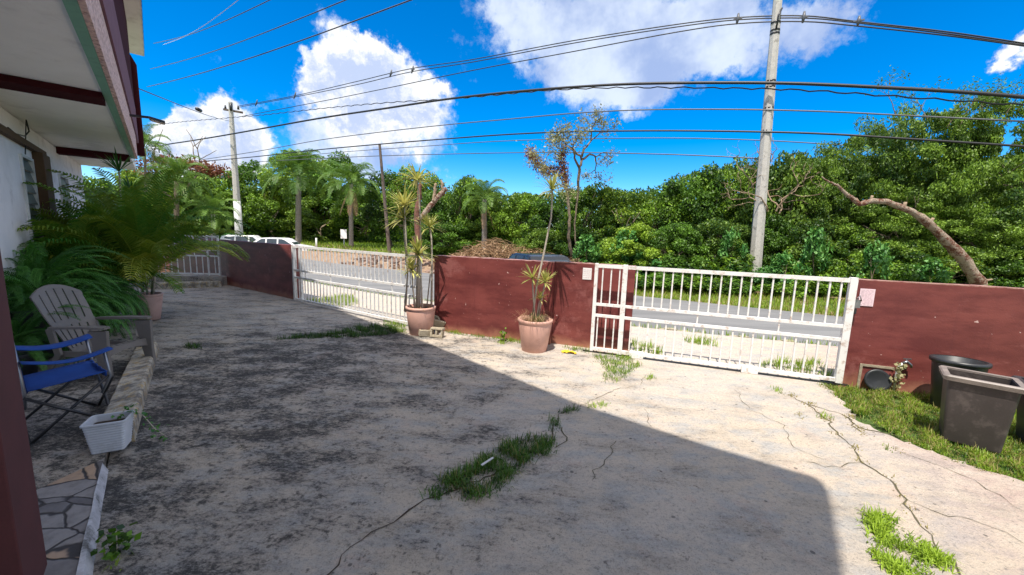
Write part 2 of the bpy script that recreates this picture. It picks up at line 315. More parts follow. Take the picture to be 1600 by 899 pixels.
# ------------------------------------------------------------------ mesh helpers
COL = scene.collection
def tag(o, label=None, cat=None, group=None, kind=None):
    for k, v in (('label', label), ('category', cat), ('group', group), ('kind', kind)):
        if v: o[k] = v
    return o
def empty(name, loc=(0, 0, 0), label=None, cat=None, group=None, rz=0):
    o = bpy.data.objects.new(name, None); COL.objects.link(o); o.location = loc; o.rotation_euler = (0, 0, rz)
    o.empty_display_size = .1; return tag(o, label, cat, group)
class MB:
    def __init__(s): s.v = []; s.f = []; s.m = []; s.t = []; s.mi = 0; s.tint = .5; s.smooth = []
    def add(s, vs, fs, smooth=False):
        n = len(s.v); s.v += [tuple(v) for v in vs]; s.f += [[i + n for i in f] for f in fs]
        s.m += [s.mi] * len(fs); s.t += [s.tint] * len(vs); s.smooth += [smooth] * len(fs)
    def frame(s, d):
        d = Vector(d).normalized(); u = Vector((0, 0, 1)) if abs(d.z) < .95 else Vector((1, 0, 0))
        a = d.cross(u).normalized(); return a, a.cross(d).normalized()
    def box(s, lo, hi, X=None, Y=None, Z=None, o=(0, 0, 0)):
        X = Vector(X or (1, 0, 0)); Y = Vector(Y or (0, 1, 0)); Z = Vector(Z or (0, 0, 1)); o = Vector(o)
        vs = [o + X * (hi[0] if i & 1 else lo[0]) + Y * (hi[1] if i & 2 else lo[1]) + Z * (hi[2] if i & 4 else lo[2]) for i in range(8)]
        s.add(vs, [(0, 2, 3, 1), (4, 5, 7, 6), (0, 1, 5, 4), (2, 6, 7, 3), (0, 4, 6, 2), (1, 3, 7, 5)])
    def bar(s, a, b, w, h=None, up=(0, 0, 1)):
        """square bar from a to b, w wide, h deep"""
        a = Vector(a); b = Vector(b); h = h or w; d = (b - a); L = d.length; d.normalize(); up = Vector(up)
        if abs(d.dot(up)) > .98: up = Vector((0, 1, 0))
        x = d.cross(up).normalized(); y = x.cross(d).normalized()
        s.box((-w / 2, 0, -h / 2), (w / 2, L, h / 2), x, d, y, a)
    def tube(s, pts, r, n=8, cap=True, sq=None):
        pts = [Vector(p) for p in pts]; k = len(pts); rs = r if hasattr(r, '__len__') else [r] * k
        vs = []; pa = None
        for i, p in enumerate(pts):
            d = (pts[min(i + 1, k - 1)] - pts[max(i - 1, 0)])
            if d.length < 1e-9: d = Vector((0, 0, 1))
            d.normalize()
            if pa is None: a, b = s.frame(d)
            else:
                a = (pa - d * pa.dot(d)); a = a.normalized() if a.length > 1e-6 else s.frame(d)[0]; b = a.cross(d).normalized()
            pa = a
            for j in range(n):
                t = 2 * math.pi * j / n; vs.append(p + (a * math.cos(t) + b * math.sin(t)) * rs[i])
        fs = [(i * n + j, i * n + (j + 1) % n, (i + 1) * n + (j + 1) % n, (i + 1) * n + j) for i in range(k - 1) for j in range(n)]
        if cap: fs += [tuple(range(n))[::-1], tuple((k - 1) * n + j for j in range(n))]
        s.add(vs, fs, n > 5)
    def lathe(s, prof, n=40, c=(0, 0, 0)):
        c = Vector(c); vs = [c + Vector((r * math.cos(2 * math.pi * j / n), r * math.sin(2 * math.pi * j / n), z)) for r, z in prof for j in range(n)]
        s.add(vs, [(i * n + j, i * n + (j + 1) % n, (i + 1) * n + (j + 1) % n, (i + 1) * n + j) for i in range(len(prof) - 1) for j in range(n)], True)
    def rloft(s, prof, c=(0, 0, 0), X=None, Y=None, rad=.15, seg=5):
        """rounded-rectangle loft: prof = (half_x, half_y, z)"""
        X = Vector(X or (1, 0, 0)); Y = Vector(Y or (0, 1, 0)); c = Vector(c); vs = []; n = 4 * (seg + 1)
        for hx, hy, z in prof:
            r = rad * min(hx, hy)
            for q, (sx, sy) in enumerate(((1, 1), (-1, 1), (-1, -1), (1, -1))):
                for k in range(seg + 1):
                    t = math.pi / 2 * (q + k / seg)
                    vs.append(c + X * (sx * (hx - r) + r * math.cos(t)) + Y * (sy * (hy - r) + r * math.sin(t)) + Vector((0, 0, z)))
        s.add(vs, [(i * n + j, i * n + (j + 1) % n, (i + 1) * n + (j + 1) % n, (i + 1) * n + j) for i in range(len(prof) - 1) for j in range(n)], False)
        return vs[-n:]
    def disc(s, c, r, n=32):
        c = Vector(c); s.add([c + Vector((r * math.cos(2 * math.pi * j / n), r * math.sin(2 * math.pi * j / n), 0)) for j in range(n)], [tuple(range(n))])
    def prism(s, poly, z0, z1):
        n = len(poly); vs = [(p[0], p[1], z0) for p in poly] + [(p[0], p[1], z1) for p in poly]
        s.add(vs, [tuple(range(n))[::-1], tuple(range(n, 2 * n))] + [(i, (i + 1) % n, n + (i + 1) % n, n + i) for i in range(n)])
    def build(s, name, mats, parent=None, bevel=0, local=False, loc=None):
        """one linked mesh; vertices are in world space unless local"""
        me = bpy.data.meshes.new(name); off = Vector((0, 0, 0))
        if not local:
            if parent is not None: off = world_loc(parent)
            elif loc is not None: off = Vector(loc)
        me.from_pydata([tuple(Vector(v) - off) for v in s.v] if off.length else s.v, [], s.f)
        mats = mats if isinstance(mats, (list, tuple)) else [mats]
        for m in mats: me.materials.append(MT[m] if isinstance(m, str) else m)
        me.polygons.foreach_set('material_index', s.m); me.polygons.foreach_set('use_smooth', s.smooth)
        a = me.attributes.new('tint', 'FLOAT', 'POINT'); a.data.foreach_set('value', s.t)
        me.validate(); me.update()
        o = bpy.data.objects.new(name, me); COL.objects.link(o)
        if parent is not None: o.parent = parent
        elif loc is not None: o.location = loc
        if bevel:
            b = o.modifiers.new('bevel', 'BEVEL'); b.width = bevel; b.segments = 2; b.limit_method = 'ANGLE'
        return o
def world_loc(o):
    v = Vector((0, 0, 0))
    while o is not None: v += Vector(o.location); o = o.parent
    return v
def npmesh(name, V, n_per, mat, tint, parent=None, tri=False, loc=None):
    """V: (N, n_per, 3) numpy faces"""
    N = len(V); me = bpy.data.meshes.new(name)
    me.vertices.add(N * n_per); me.vertices.foreach_set('co', V.astype(np.float32).ravel())
    me.loops.add(N * n_per); me.loops.foreach_set('vertex_index', np.arange(N * n_per, dtype=np.int32))
    me.polygons.add(N); me.polygons.foreach_set('loop_start', np.arange(0, N * n_per, n_per, dtype=np.int32))
    a = me.attributes.new('tint', 'FLOAT', 'POINT'); a.data.foreach_set('value', np.repeat(tint, n_per).astype(np.float32))
    me.materials.append(MT[mat]); me.update(calc_edges=True)
    o = bpy.data.objects.new(name, me); COL.objects.link(o)
    if parent is not None: o.parent = parent
    elif loc is not None: o.location = loc
    return o
def nrm(a): return a / (np.linalg.norm(a, axis=-1, keepdims=True) + 1e-9)
def leaves(C, Nn, size, wid, rng, droop=.3, spread=.8):
    """rhombic leaves at centres C facing roughly normals Nn"""
    n = len(C); nn = nrm(Nn + rng.normal(0, spread, (n, 3))); t = nrm(np.cross(nn, rng.normal(0, 1, (n, 3)))); t[:, 2] -= droop; t = nrm(t)
    b = nrm(np.cross(nn, t)); L = (size * rng.uniform(.6, 1.25, n))[:, None]; w = L * wid
    return np.stack([C - t * L * .5, C + b * w * .5 + t * L * .05, C + t * L * .5, C - b * w * .5 + t * L * .05], 1)
def copy_tree(o, parent=None):
    c = o.copy(); COL.objects.link(c)
    if parent is not None: c.parent = parent
    for ch in list(o.children): copy_tree(ch, c)
    return c

# ------------------------------------------------------------------ ground, road, driveway
A_ = Vector((-math.sin(R_(42.5)), math.cos(R_(42.5)), 0)); P_ = Vector((math.cos(R_(42.5)), math.sin(R_(42.5)), 0))
def fp(t, p, z=0): return A_ * t + P_ * p + Vector((0, 0, z))      # house frame: t along the facade, p out from it
WU = Vector((.9420, -.3356, 0)); WN = Vector((.3356, .9420, 0))     # right-hand boundary wall
WO = Vector((-1.28, 6.17, 0))
LU = Vector((-.8452, .5345, 0)); LN = Vector((.5345, .8452, 0))     # left-hand stretch
LO = Vector((-1.62, 6.39, 0))
def sm(e0, e1, x):
    t = min(1, max(0, (x - e0) / (e1 - e0))); return t * t * (3 - 2 * t)
def beyond(x, y):
    p = Vector((x, y, 0)); return min((p - WO).dot(WN), (p - LO).dot(LN)) if True else 0
far_edge = [(40, -6), (20, 3.6), (8.35, 9.83), (4.1, 12.16), (-5.6, 18.0), (-9.7, 20.2), (-20, 28.0), (-60, 62)]
near_edge = [(40, -14), (14, 4.0), (8.35, 5.75), (5.62, 6.51), (2.57, 7.44), (-.3, 8.7), (-3.13, 10.04), (-5.59, 11.63), (-12, 16.4), (-60, 56)]
def side(poly, x, y):
    """signed distance to an open polyline, positive on the far side"""
    best = 1e9; sg = 1
    for (ax, ay), (bx, by) in zip(poly, poly[1:]):
        dx, dy = bx - ax, by - ay; t = max(0, min(1, ((x - ax) * dx + (y - ay) * dy) / (dx * dx + dy * dy)))
        qx, qy = x - ax - t * dx, y - ay - t * dy; d = math.hypot(qx, qy)
        if d < best: best = d; sg = 1 if dx * qy - dy * qx < 0 else -1
    return best * sg
def G(x, y):
    b = beyond(x, y)
    if y < -30 : return -.06
    z = -.06 - .20 * sm(.7, 1.5, b)
    if b > 0 and y > 0:
        R = math.hypot(x, y); q = x / max(y, .1)
        f = sm(-.70, -.56, q)
        z += (1 - f) * -.030 * max(0, min(R, 52) - 17) + f * .010 * max(0, min(R, 60) - 20)
        if side(far_edge, x, y) > .4: z += .12 * sm(.4, 2.5, side(far_edge, x, y))
    return z
def build_ground():
    mb = MB(); xs = sorted(set([-900, -400, -200, -120] + list(np.linspace(-80, 50, 131)) + [80, 150, 400, 900])); ys = sorted(set([-400, -150, -60] + list(np.linspace(-20, 80, 101)) + [110, 200, 500, 900]))
    V = []; T = []
    for y in ys:
        for x in xs:
            V.append((x, y, G(x, y)));
            fe = side(far_edge, x, y); q = x / y if y > 1 else 0
            t = .1
            if 0 < fe < 9 and -.62 < q < .12: t = 1.0 - .5 * sm(5, 9, fe)
            elif fe >= 0 and q >= .12: t = .45
            elif fe < 0 and beyond(x, y) > 0: t = .75
            T.append(t)
    nx = len(xs); F = [(j * nx + i, j * nx + i + 1, (j + 1) * nx + i + 1, (j + 1) * nx + i) for j in range(len(ys) - 1) for i in range(nx - 1)]
    mb.add(V, F, True); mb.t = T
    return tag(mb.build('ground', 'ground'), kind='structure')
build_ground()
def strip(name, e0, e1, mat, dz, n=8):
    """surface between two open polylines given as lists of equal length, draped over the ground"""
    mb = MB(); V = []
    for a, b in zip(e0, e1):
        for k in range(n + 1):
            x = a[0] + (b[0] - a[0]) * k / n; y = a[1] + (b[1] - a[1]) * k / n; V.append((x, y, G(x, y) + dz))
    mb.add(V, [(i * (n + 1) + k, (i + 1) * (n + 1) + k, (i + 1) * (n + 1) + k + 1, i * (n + 1) + k + 1) for i in range(len(e0) - 1) for k in range(n)], True)
    return mb.build(name, mat)
def resample(pl, n):
    P = np.array(pl, float); d = np.concatenate([[0], np.cumsum(np.linalg.norm(np.diff(P, axis=0), axis=1))]); s = np.linspace(0, d[-1], n)
    return list(zip(np.interp(s, d, P[:, 0]), np.interp(s, d, P[:, 1])))
ne = [(x, np.interp(-x, [-p[0] for p in near_edge], [p[1] for p in near_edge])) for x in np.linspace(38, -58, 97)]
fe_ = [(x * 1.0 + 0, 0) for x in range(1)]
FE = resample(far_edge, 97); NE = resample(near_edge, 97)
tag(strip('road', NE, FE, 'asphalt', .035, 10), kind='structure')
# sidewalk and driveway aprons between wall and road, with a low broken kerb
apr_in = [LO + LU * s + LN * .14 for s in (14, 9, 6, 3.7, 2, .6)] + [WO + WU * s + WN * .16 for s in (.6, 2, 3, 4, 5.5, 7.5, 10)]
def apron():
    mb = MB(); prev = None
    pts = resample([(p.x, p.y) for p in apr_in], 60); rows = []
    for x, y in pts:
        # nearest kerb point along the outward normal
        k = min(NE, key=lambda e: (e[0] - x - .6) ** 2 + (e[1] - y - 1.2) ** 2); row = []
        for j in range(9):
            f = j / 8 * .93; X = x + (k[0] - x) * f; Y = y + (k[1] - y) * f; z = -.012 - .11 * f * f
            row.append((X, Y, z))
        row.append((X, Y, z - .25)); rows.append(row)
    n = 10; mb.add([v for r in rows for v in r], [(i * n + k, i * n + k + 1, (i + 1) * n + k + 1, (i + 1) * n + k) for i in range(len(rows) - 1) for k in range(n - 1)], False)
    return tag(mb.build('sidewalk', 'concrete_plain'), kind='structure')
apron()

def ragged(pl, amp=.022):
    rr_ = random.Random(12); out = []
    for a, b in zip(pl, pl[1:]):
        L_ = math.hypot(b[0] - a[0], b[1] - a[1]); n = max(2, int(L_ / .05))
        if L_ > 2: n = 2
        out += [(a[0] + (b[0] - a[0]) * i / n + rr_.gauss(0, amp), a[1] + (b[1] - a[1]) * i / n + rr_.gauss(0, amp)) for i in range(n)]
    return out + [pl[-1]]
drive_poly = [(p.x, p.y) for p in [fp(-4, -.36), fp(12.5, -.36)]] + [(-9.6, 12.3), (-8.3, 10.75)] + [tuple((LO + LU * s + LN * .10)[:2]) for s in (7, 4, 1, 0)] + \
    [tuple((WO + WU * s + WN * .14)[:2]) for s in (0, 2, 3, 5.3)] + ragged([(3.62, 4.12), (3.36, 3.62), (3.22, 3.40), (3.30, 3.05), (3.45, 2.72), (3.66, 2.42), (4.1, 1.9), (5.5, .6), (6, -3)])
mb = MB(); mb.prism(drive_poly, -.2, 0); tag(mb.build('driveway', 'concrete'), kind='structure')
# patio and flagstones, with a whitewashed edge
mb = MB(); mb.prism([tuple(fp(a, b)[:2]) for a, b in ((-4, -.37), (-4, -3), (14, -3), (14, -.42), (12.4, -.42), (6.4, -.33), (5, -.36), (3.45, -.37))], -.2, .05)
tag(mb.build('patio', 'concrete'), kind='structure')
mb = MB(); mb.prism([tuple(fp(a, b)[:2]) for a, b in ((-4, -.372), (-4, -3), (2.9, -3), (3.1, -.95), (3.32, -.6), (3.50, -.372))], .046, .056)
tag(mb.build('flagstone_paving', 'flag'), kind='structure')
mb = MB(); V = []
for i in range(41):
    t = -4 + 7.42 * i / 40; w = (.003 + .018 * sm(3.4, 2.3, t)) * random.uniform(.7, 1.2)
    for pp, z in ((-.375, .0), (-.375, .063), (-.375 + w, .061), (-.375 + w + .022, .004)): V.append(fp(t, pp + random.uniform(-.003, .003), z))
mb.add(V, [(i * 4 + k, i * 4 + k + 1, (i + 1) * 4 + k + 1, (i + 1) * 4 + k) for i in range(40) for k in range(3)])
tag(mb.build('patio_edge', simple('whitewash_edge', (.46, .46, .49), .8, .2, 14, (.10, .10, .09), .95, 9)), kind='structure')

# cracks: thin dark ribbons lying on the slab
def crack(pts, w, name='slab_crack', mat=None, z=.004):
    P = [gpt(x, y, 0) for x, y in pts]; out = []
    for a, b in zip(P, P[1:]):
        n = max(2, int((b - a).length / .05)); d = (b - a).normalized(); s = Vector((-d.y, d.x, 0))
        for i in range(n): out.append((a + (b - a) * (i / n) + s * random.gauss(0, .012), s))
    out.append((P[-1], s)); V = []; mb = MB()
    for i, (p, s) in enumerate(out):
        k = w * random.uniform(.35, 1.2) * (.3 + .7 * math.sin(math.pi * (i + 1) / (len(out) + 1)) ** .4)
        V += [(p.x + s.x * k, p.y + s.y * k, z), (p.x - s.x * k, p.y - s.y * k, z)]
    mb.add(V, [(2 * i, 2 * i + 1, 2 * i + 3, 2 * i + 2) for i in range(len(out) - 1)])
    return tag(mb.build(name, mat or 'crack'), kind='structure')
crack([(905, 636), (880, 645), (865, 665), (858, 690), (800, 730), (700, 770), (665, 782), (600, 825), (545, 855), (515, 899), (505, 930)], .006, mat='soil')
crack([(963, 690), (945, 720), (925, 752)], .004); crack([(905, 636), (960, 610), (1000, 602), (1010, 585)], .003)
crack([(868, 700), (885, 690), (878, 668)], .006); crack([(1010, 640), (1012, 655), (1018, 668)], .003)
crack([(1232, 618), (1262, 632), (1290, 655), (1310, 680), (1335, 700), (1345, 722), (1390, 750), (1412, 780), (1425, 800), (1445, 825), (1470, 860), (1500, 899)], .0065)
crack([(1325, 650), (1340, 668), (1395, 680), (1430, 690)], .008); crack([(1262, 632), (1320, 650), (1345, 675)], .006)
crack([(240, 548), (300, 543), (420, 531), (480, 527), (560, 524), (625, 515)], .009)
crack([(1150, 610), (1170, 640), (1225, 665), (1240, 700), (1290, 720)], .0025)
crack([(1345, 722), (1300, 730), (1260, 722)], .003); crack([(1412, 780), (1460, 800), (1540, 820), (1599, 850)], .003); crack([(1395, 703), (1450, 722), (1520, 750), (1600, 800)], .003)
crack([(300, 700), (360, 690), (420, 720)], .0015)
crack([(430, 620), (520, 600), (560, 590)], .003)

# ------------------------------------------------------------------ house
H0 = fp(4, -1.3); house = empty('house', H0, 'pink and white two storey house with porch roof, maroon pillar and louvred windows', 'house')
def hbox(name, t0, t1, p0, p1, z0, z1, mat, parent=house, bevel=0, label=None):
    mb = MB(); mb.box((t0, p0, z0), (t1, p1, z1), A_, P_); o = mb.build(name, mat, parent, bevel)
    if label: o['label'] = label
    return o
W1 = (8.25, 8.92, 1.15, 2.44); W2 = (10.9, 11.8, 1.1, 2.42)
mb = MB()
for (a, b, z0, z1) in ((-4, 8.25, .04, 2.90), (8.25, 8.92, .04, 1.15), (8.25, 8.92, 2.44, 2.9), (8.92, 10.9, .04, 2.9), (10.9, 11.8, .04, 1.1), (10.9, 11.8, 2.42, 2.9), (11.8, 14, .04, 2.9)):
    mb.box((a, -1.5, z0), (b, -1.3, z1), A_, P_)
mb.box((-4.2, -9, .0), (-4, -1.3, 6.15), A_, P_); mb.box((14, -9, 0), (14.2, -1.3, 6.15), A_, P_); mb.box((-4.2, -9.2, 0), (14.2, -9, 6.15), A_, P_)
mb.build('wall', 'house_white', house)
for (a, b, z0, z1) in (W1, W2):
    f = MB()
    f.box((a, -1.33, z0), (a + .035, -1.275, z1), A_, P_); f.box((b - .035, -1.33, z0), (b, -1.275, z1), A_, P_)
    f.box((a + .035, -1.33, z1 - .035), (b - .035, -1.275, z1), A_, P_); f.box((a + .035, -1.33, z0), (b - .035, -1.275, z0 + .035), A_, P_)
    wo = f.build('window', 'white_paint', house); s = MB(); n = int((z1 - z0) / .155)
    for k in range(n):
        zz = z0 + .04 + (k + .5) * (z1 - z0 - .08) / n; h = (z1 - z0 - .08) / n
        c = fp(a + .035, -1.31, zz); tl = P_ * .018 + Vector((0, 0, -h * .485)); V = [c - tl, c + tl]; d = A_ * (b - a - .07)
        nn = tl.cross(A_).normalized() * .008
        s.add([c - tl, c + tl, c + tl + d, c - tl + d, c - tl + nn, c + tl + nn, c + tl + d + nn, c - tl + d + nn], [(0, 1, 2, 3), (7, 6, 5, 4), (0, 4, 5, 1), (2, 6, 7, 3), (1, 5, 6, 2), (0, 3, 7, 4)])
    s.build('louvre', 'slat', wo)
hbox('column', 9.0, 9.5, -1.30, -1.19, .04, 2.56, 'brown_paint', bevel=.01)
hbox('trim_beam', -4, 9.62, -1.299, -1.235, 2.562, 2.64, 'brown_paint')
mb = MB(); mb.box((-4, -1.5, 2.92), (14.2, -.34, 3.37), A_, P_); mb.build('porch_ceiling', 'soffit', house)
hbox('ceiling_beam', 6.02, 6.38, -1.30, -.345, 2.855, 2.918, 'dark_maroon')
hbox('ceiling_beam', 11.05, 11.3, -1.30, -.345, 2.80, 2.918, 'dark_maroon')
hbox('edge_beam', -4, 11.5, -.338, -.272, 2.9, 3.3, 'green_paint')
hbox('fascia', -4, 11.52, -.270, -.235, 2.902, 3.38, 'stucco')
hbox('parapet', -4, 12.6, -.34, -.215, 3.384, 4.15, 'purple')
mb = MB(); mb.box((-4, -.6, 4.152), (13.2, -.23, 6.17), A_, P_); mb.build('upper_wall', 'dark_maroon', house)
mb = MB(); mb.tube([fp(13.35, -.22, 3.2), fp(13.35, -.22, 5.3), fp(13.3, -.3, 5.45)], .09, 10); mb.build('downpipe', 'dark_maroon', house)
mb = MB()
for t0 in (2.2,):
    mb.box((t0, -.80, .04), (t0 + .33, -.478, 2.9), A_, P_)
mb.build('pillar', 'pillar', house, .006)
disp = Vector((math.sin(SUN_AZ), math.cos(SUN_AZ), 0)) / math.tan(SUN_EL) * 6.2
def sh(x, y): g = gpt(x, y, 0) - disp; return (g.x, g.y)
roof_poly = [tuple(fp(15.6, -9.5)[:2]), tuple(fp(15.6, -.3)[:2]), tuple(fp(15.6, .02)[:2]), tuple(fp(9.2, .07)[:2]), sh(522, 484), sh(577, 505), sh(624, 521), sh(760, 577), sh(900, 634), sh(1100, 700), sh(1230, 739), sh(1275, 752), sh(1291, 762), sh(1298, 775), sh(1308, 830), sh(1320, 899)]
g = gpt(1320, 899) - disp; g2 = gpt(1308, 830) - disp; dd_ = (g - g2).normalized(); roof_poly += [tuple((g + dd_ * 9)[:2]), tuple((fp(-1.5, -9.5) + dd_ * 1)[:2])]
mb = MB(); mb.prism(roof_poly, 6.2, 6.34); mb.build('roof', 'soffit', house)
mb = MB()
a_, b_ = fp(15.61, .028, 0), fp(9.2, .078, 0)
V = []
for i in range(60):
    p = a_ + (b_ - a_) * i / 59; w = random.uniform(.0, .02); V += [p + Vector((0, 0, 6.19 - w)), p + Vector((0, 0, 6.345))]
mb.add(V, [(2 * i, 2 * i + 1, 2 * i + 3, 2 * i + 2) for i in range(59)]); mb.build('drip_edge', 'dark_steel', house)
lf = MB(); lf.bar(fp(9.2, -.24, 3.33), fp(9.15, .0, 3.34), .035); lf.box((9.06, .0, 3.31), (9.24, .20, 3.345), A_, (P_ + Vector((0, 0, -.18))).normalized())
lo_ = lf.build('wall_lamp', 'dark_steel', house); lg = MB(); lg.box((9.08, .02, 3.300), (9.22, .18, 3.308), A_, (P_ + Vector((0, 0, -.18))).normalized()); lg.build('lamp_glass', 'lamp_glass', lo_)
mb = MB(); mb.tube([fp(8.4, -1.22, 2.9), fp(8.35, -1.2, 2.75), fp(8.2, -1.22, 2.66), fp(7.9, -1.25, 2.64), fp(7.6, -1.25, 2.66)], .008, 6); mb.tube([fp(8.4, -1.22, 2.9), fp(8.42, -1.27, 2.45)], .006, 6)
mb.build('loose_wire', 'cable', house)

# ------------------------------------------------------------------ boundary walls
def wallseg(o, u, n, s0, s1, off, label, h=1.225, thick=.14, rise=0):
    mb = MB(); k = 24
    for face in (0, 1):
        pass
    V = []
    for i in range(k + 1):
        s = s0 + (s1 - s0) * i / k
        for d, z in ((off, -.25), (off, h + random.uniform(-.004, .004)), (off + thick, h + random.uniform(-.004, .004)), (off + thick, -.35)):
            V.append(o + u * s + n * d + Vector((0, 0, z)))
    F = [(i * 4 + a, i * 4 + b, (i + 1) * 4 + b, (i + 1) * 4 + a) for i in range(k) for a, b in ((0, 1), (1, 2), (2, 3), (3, 0))]
    F += [(0, 3, 2, 1), (k * 4, k * 4 + 1, k * 4 + 2, k * 4 + 3)]
    mb.add(V, F); b = o + u * ((s0 + s1) / 2) + n * off
    return tag(mb.build('boundary_wall', 'maroon', loc=(b.x, b.y, 0)), label, 'wall', 'maroon boundary walls')
wallseg(WO, WU, WN, 0.02, 1.98, 0, 'long maroon wall stretch between the two terracotta pots')
wallseg(WO, WU, WN, 1.985, 3.10, .10, 'maroon wall stretch with the white notice, running behind the sliding gate end')
wallseg(WO, WU, WN, 5.47, 14, 0, 'maroon wall with pink notice and garden tap behind the rubbish bins')
wallseg(LO, LU, LN, 3.72, 9.2, 0, 'shaded dark maroon wall left of the open barred gate', h=1.20)
wallseg(LO, LU, LN, 9.205, 16, .0, 'sunlit pinkish wall behind the far small gate and palm fronds', h=1.20)
# short return pier where the left gate meets the far wall end
for (x, y, n_) in ((2.97, 1, 0),):
    pass

# ------------------------------------------------------------------ gates
def gate(o, u, n, L, label, posts, offset, first=.0, H=1.235, sp=.110, left_panel=None, wheels=()):
    base = o + n * offset; root = empty('sliding_gate', base, label, 'gate', 'white barred gates')
    Z = lambda s, z: base + u * s + Vector((0, 0, z))
    fr = MB(); t = .038
    fr.box((0, -t / 2, H - .045), (L, t / 2, H), u, n, o=base); fr.box((0, -t / 2, .035), (L, t / 2, .075), u, n, o=base)
    for z in (.685, .53): fr.box((0, -t / 2 + .002, z - .018), (L, t / 2 - .002, z + .018), u, n, o=base)
    fr.build('rail', 'white_metal', root)
    for s, w in posts:
        pm = MB(); pm.box((s - w / 2, -.03, .02), (s + w / 2, .026, H + .012), u, n, o=base); pm.build('gate_post', 'white_metal', root, .003)
    k = 0; s = sp
    while s < L - .04:
        if all(abs(s - ps) > w / 2 + .02 for ps, w in posts):
            b = MB(); r = .0082; j = random.uniform(-.003, .003)
            b.box((s - r + j, -r, .703), (s + r + j, r, H - .045), u, n, o=base)
            if k % 8 == 3: b.box((s - r + j, -r, .548), (s + r + j, r, .667), u, n, o=base)
            b.build('bar', 'white_metal', root)
            b = MB(); q = s - .03; b.box((q - r, -r, .075), (q + r, r, .512), u, n, o=base); b.build('bar', 'white_metal', root)
        s += sp; k += 1
    for s in wheels:
        wb = MB(); wb.box((s - .09, -.045, .0), (s + .09, .04, .085), u, n, o=base); wb.build('wheel_box', 'white_metal', root, .006)
    return root
gR = gate(WO + WU * 2.58, WU, WN, 2.87, 'long white sliding gate between the white notice and the pink notice', [(.022, .045), (.40, .062), (2.85, .07)], -.075, wheels=(.62, 1.95))
gl_o = LO + LU * 3.60
gL = gate(gl_o, -LU, LN, 3.85, 'white sliding gate behind the left dracaena pot', [(.02, .05), (.30, .03), (3.80, .05)], -.10, H=1.21, sp=.112)
# far small gate closing the driveway end
f0 = at(345, 428, 10.12); f1 = at(232, 431, 9.9); f0.z = f1.z = 0; fu = (f1 - f0).normalized(); fn = Vector((-fu.y, fu.x, 0))
gF = gate(f0, fu, -fn, 1.92, 'small white gate at the far end of the driveway behind palm fronds', [(.015, .03), (.28, .02), (1.9, .03)], 0, H=1.06, sp=.15)
gF.location.z = .24
mb = MB(); mb.box((-.1, -.12, 0), (2.3, .25, .235), fu, -fn, o=f0); tag(mb.build('step', 'concrete'), kind='structure')
# track strip under right gate
mb = MB(); mb.box((-.1, -.10, .0), (2.95, -.05, .012), WU, WN, o=WO + WU * 2.58); tag(mb.build('gate_track', 'dark_steel', loc=WO + WU * 4), 'dark rusty rail in the slab under the long right gate', 'gate track')
# latch + padlock on right gate
lk = empty('padlock', WO + WU * 5.47 + WN * -.06 + Vector((0, 0, .95)), 'steel latch with dark padlock hanging at the right end of the long gate', 'padlock')
b = MB(); c = world_loc(lk); b.box((-.025, -.03, -.04), (.05, .02, .05), WU, WN, o=c); b.tube([c + WU * .0 + WN * -.04 + Vector((0, 0, .05)), c + WU * .03 + WN * -.045 + Vector((0, 0, .1)), c + WU * .05 + WN * -.04 + Vector((0, 0, .04))], .006, 6)
b.build('latch', 'steel', lk); b = MB(); b.box((-.022, -.04, -.11), (.022, -.018, -.045), WU, WN, o=c); b.build('lock_body', 'dark_steel', lk, .004)

# notices
def notice(px, py, w, h, off, label, lines, inkmat):
    n0 = WO + WN * off; p = onplane(px, py, n0, WN); r = empty('notice', p, label, 'notice')
    t = MB(); t.box((-w / 2, -.004, -h / 2), (w / 2, 0, h / 2), WU, WN, o=p); t.mi = 1
    if lines:
        for i in range(lines):
            z = h / 2 - (i + 1) * h / (lines + 1); x = -w * .42
            while x < w * .36:
                L = random.uniform(.012, .035); t.box((x, -.0055, z - .0025), (min(x + L, w * .42), -.0045, z + .0025), WU, WN, o=p); x += L + .01
    t.build('sheet', ['paper', inkmat], r)
MT['pink_paper'] = simple('pink_notice_paper', (.80, .62, .68), .6, .05, 20)
notice(917.5, 428, .125, .165, .098, 'small white paper notice on the maroon wall beside the right gate', 5, 'ink')
_o = MT['paper']; MT['paper'] = MT['pink_paper']
notice(1354, 465, .135, .195, -.004, 'pink printed notice on the maroon wall beside the padlock', 12, 'ink'); MT['paper'] = _o

# ------------------------------------------------------------------ pots and their plants
def pot(name, c, R0, R1, H, mat, label, group=None):
    r = empty(name, c, label, 'plant pot', group); c = Vector(c)
    b = MB(); b.lathe([(0, 0), (R0, 0), (R0 * 1.02, .05), (R0 * 1.05, .055), (R1 * .95, H - .07), (R1 * .93, H - .055), (R1 - .015, H - .05), (R1, H - .035), (R1, H - .008), (R1 - .012, H), (R1 - .028, H - .004), (R1 - .035, H - .09)], 48, c); b.build('body', mat, r)
    s = MB(); n = 24; V = [c + Vector((0, 0, H - .05))]
    for k in range(1, 6):
        for j in range(n):
            t = 2 * math.pi * j / n; rr = (R1 - .036) * k / 5; V.append(c + Vector((rr * math.cos(t), rr * math.sin(t), H - .065 + random.uniform(-.012, .02))))
    F = [(0, 1 + j, 1 + (j + 1) % n) for j in range(n)] + [(1 + (k - 1) * n + j, 1 + k * n + j, 1 + k * n + (j + 1) % n, 1 + (k - 1) * n + (j + 1) % n) for k in range(1, 5) for j in range(n)]
    s.add(V, F); s.build('soil', 'soil', r); return r
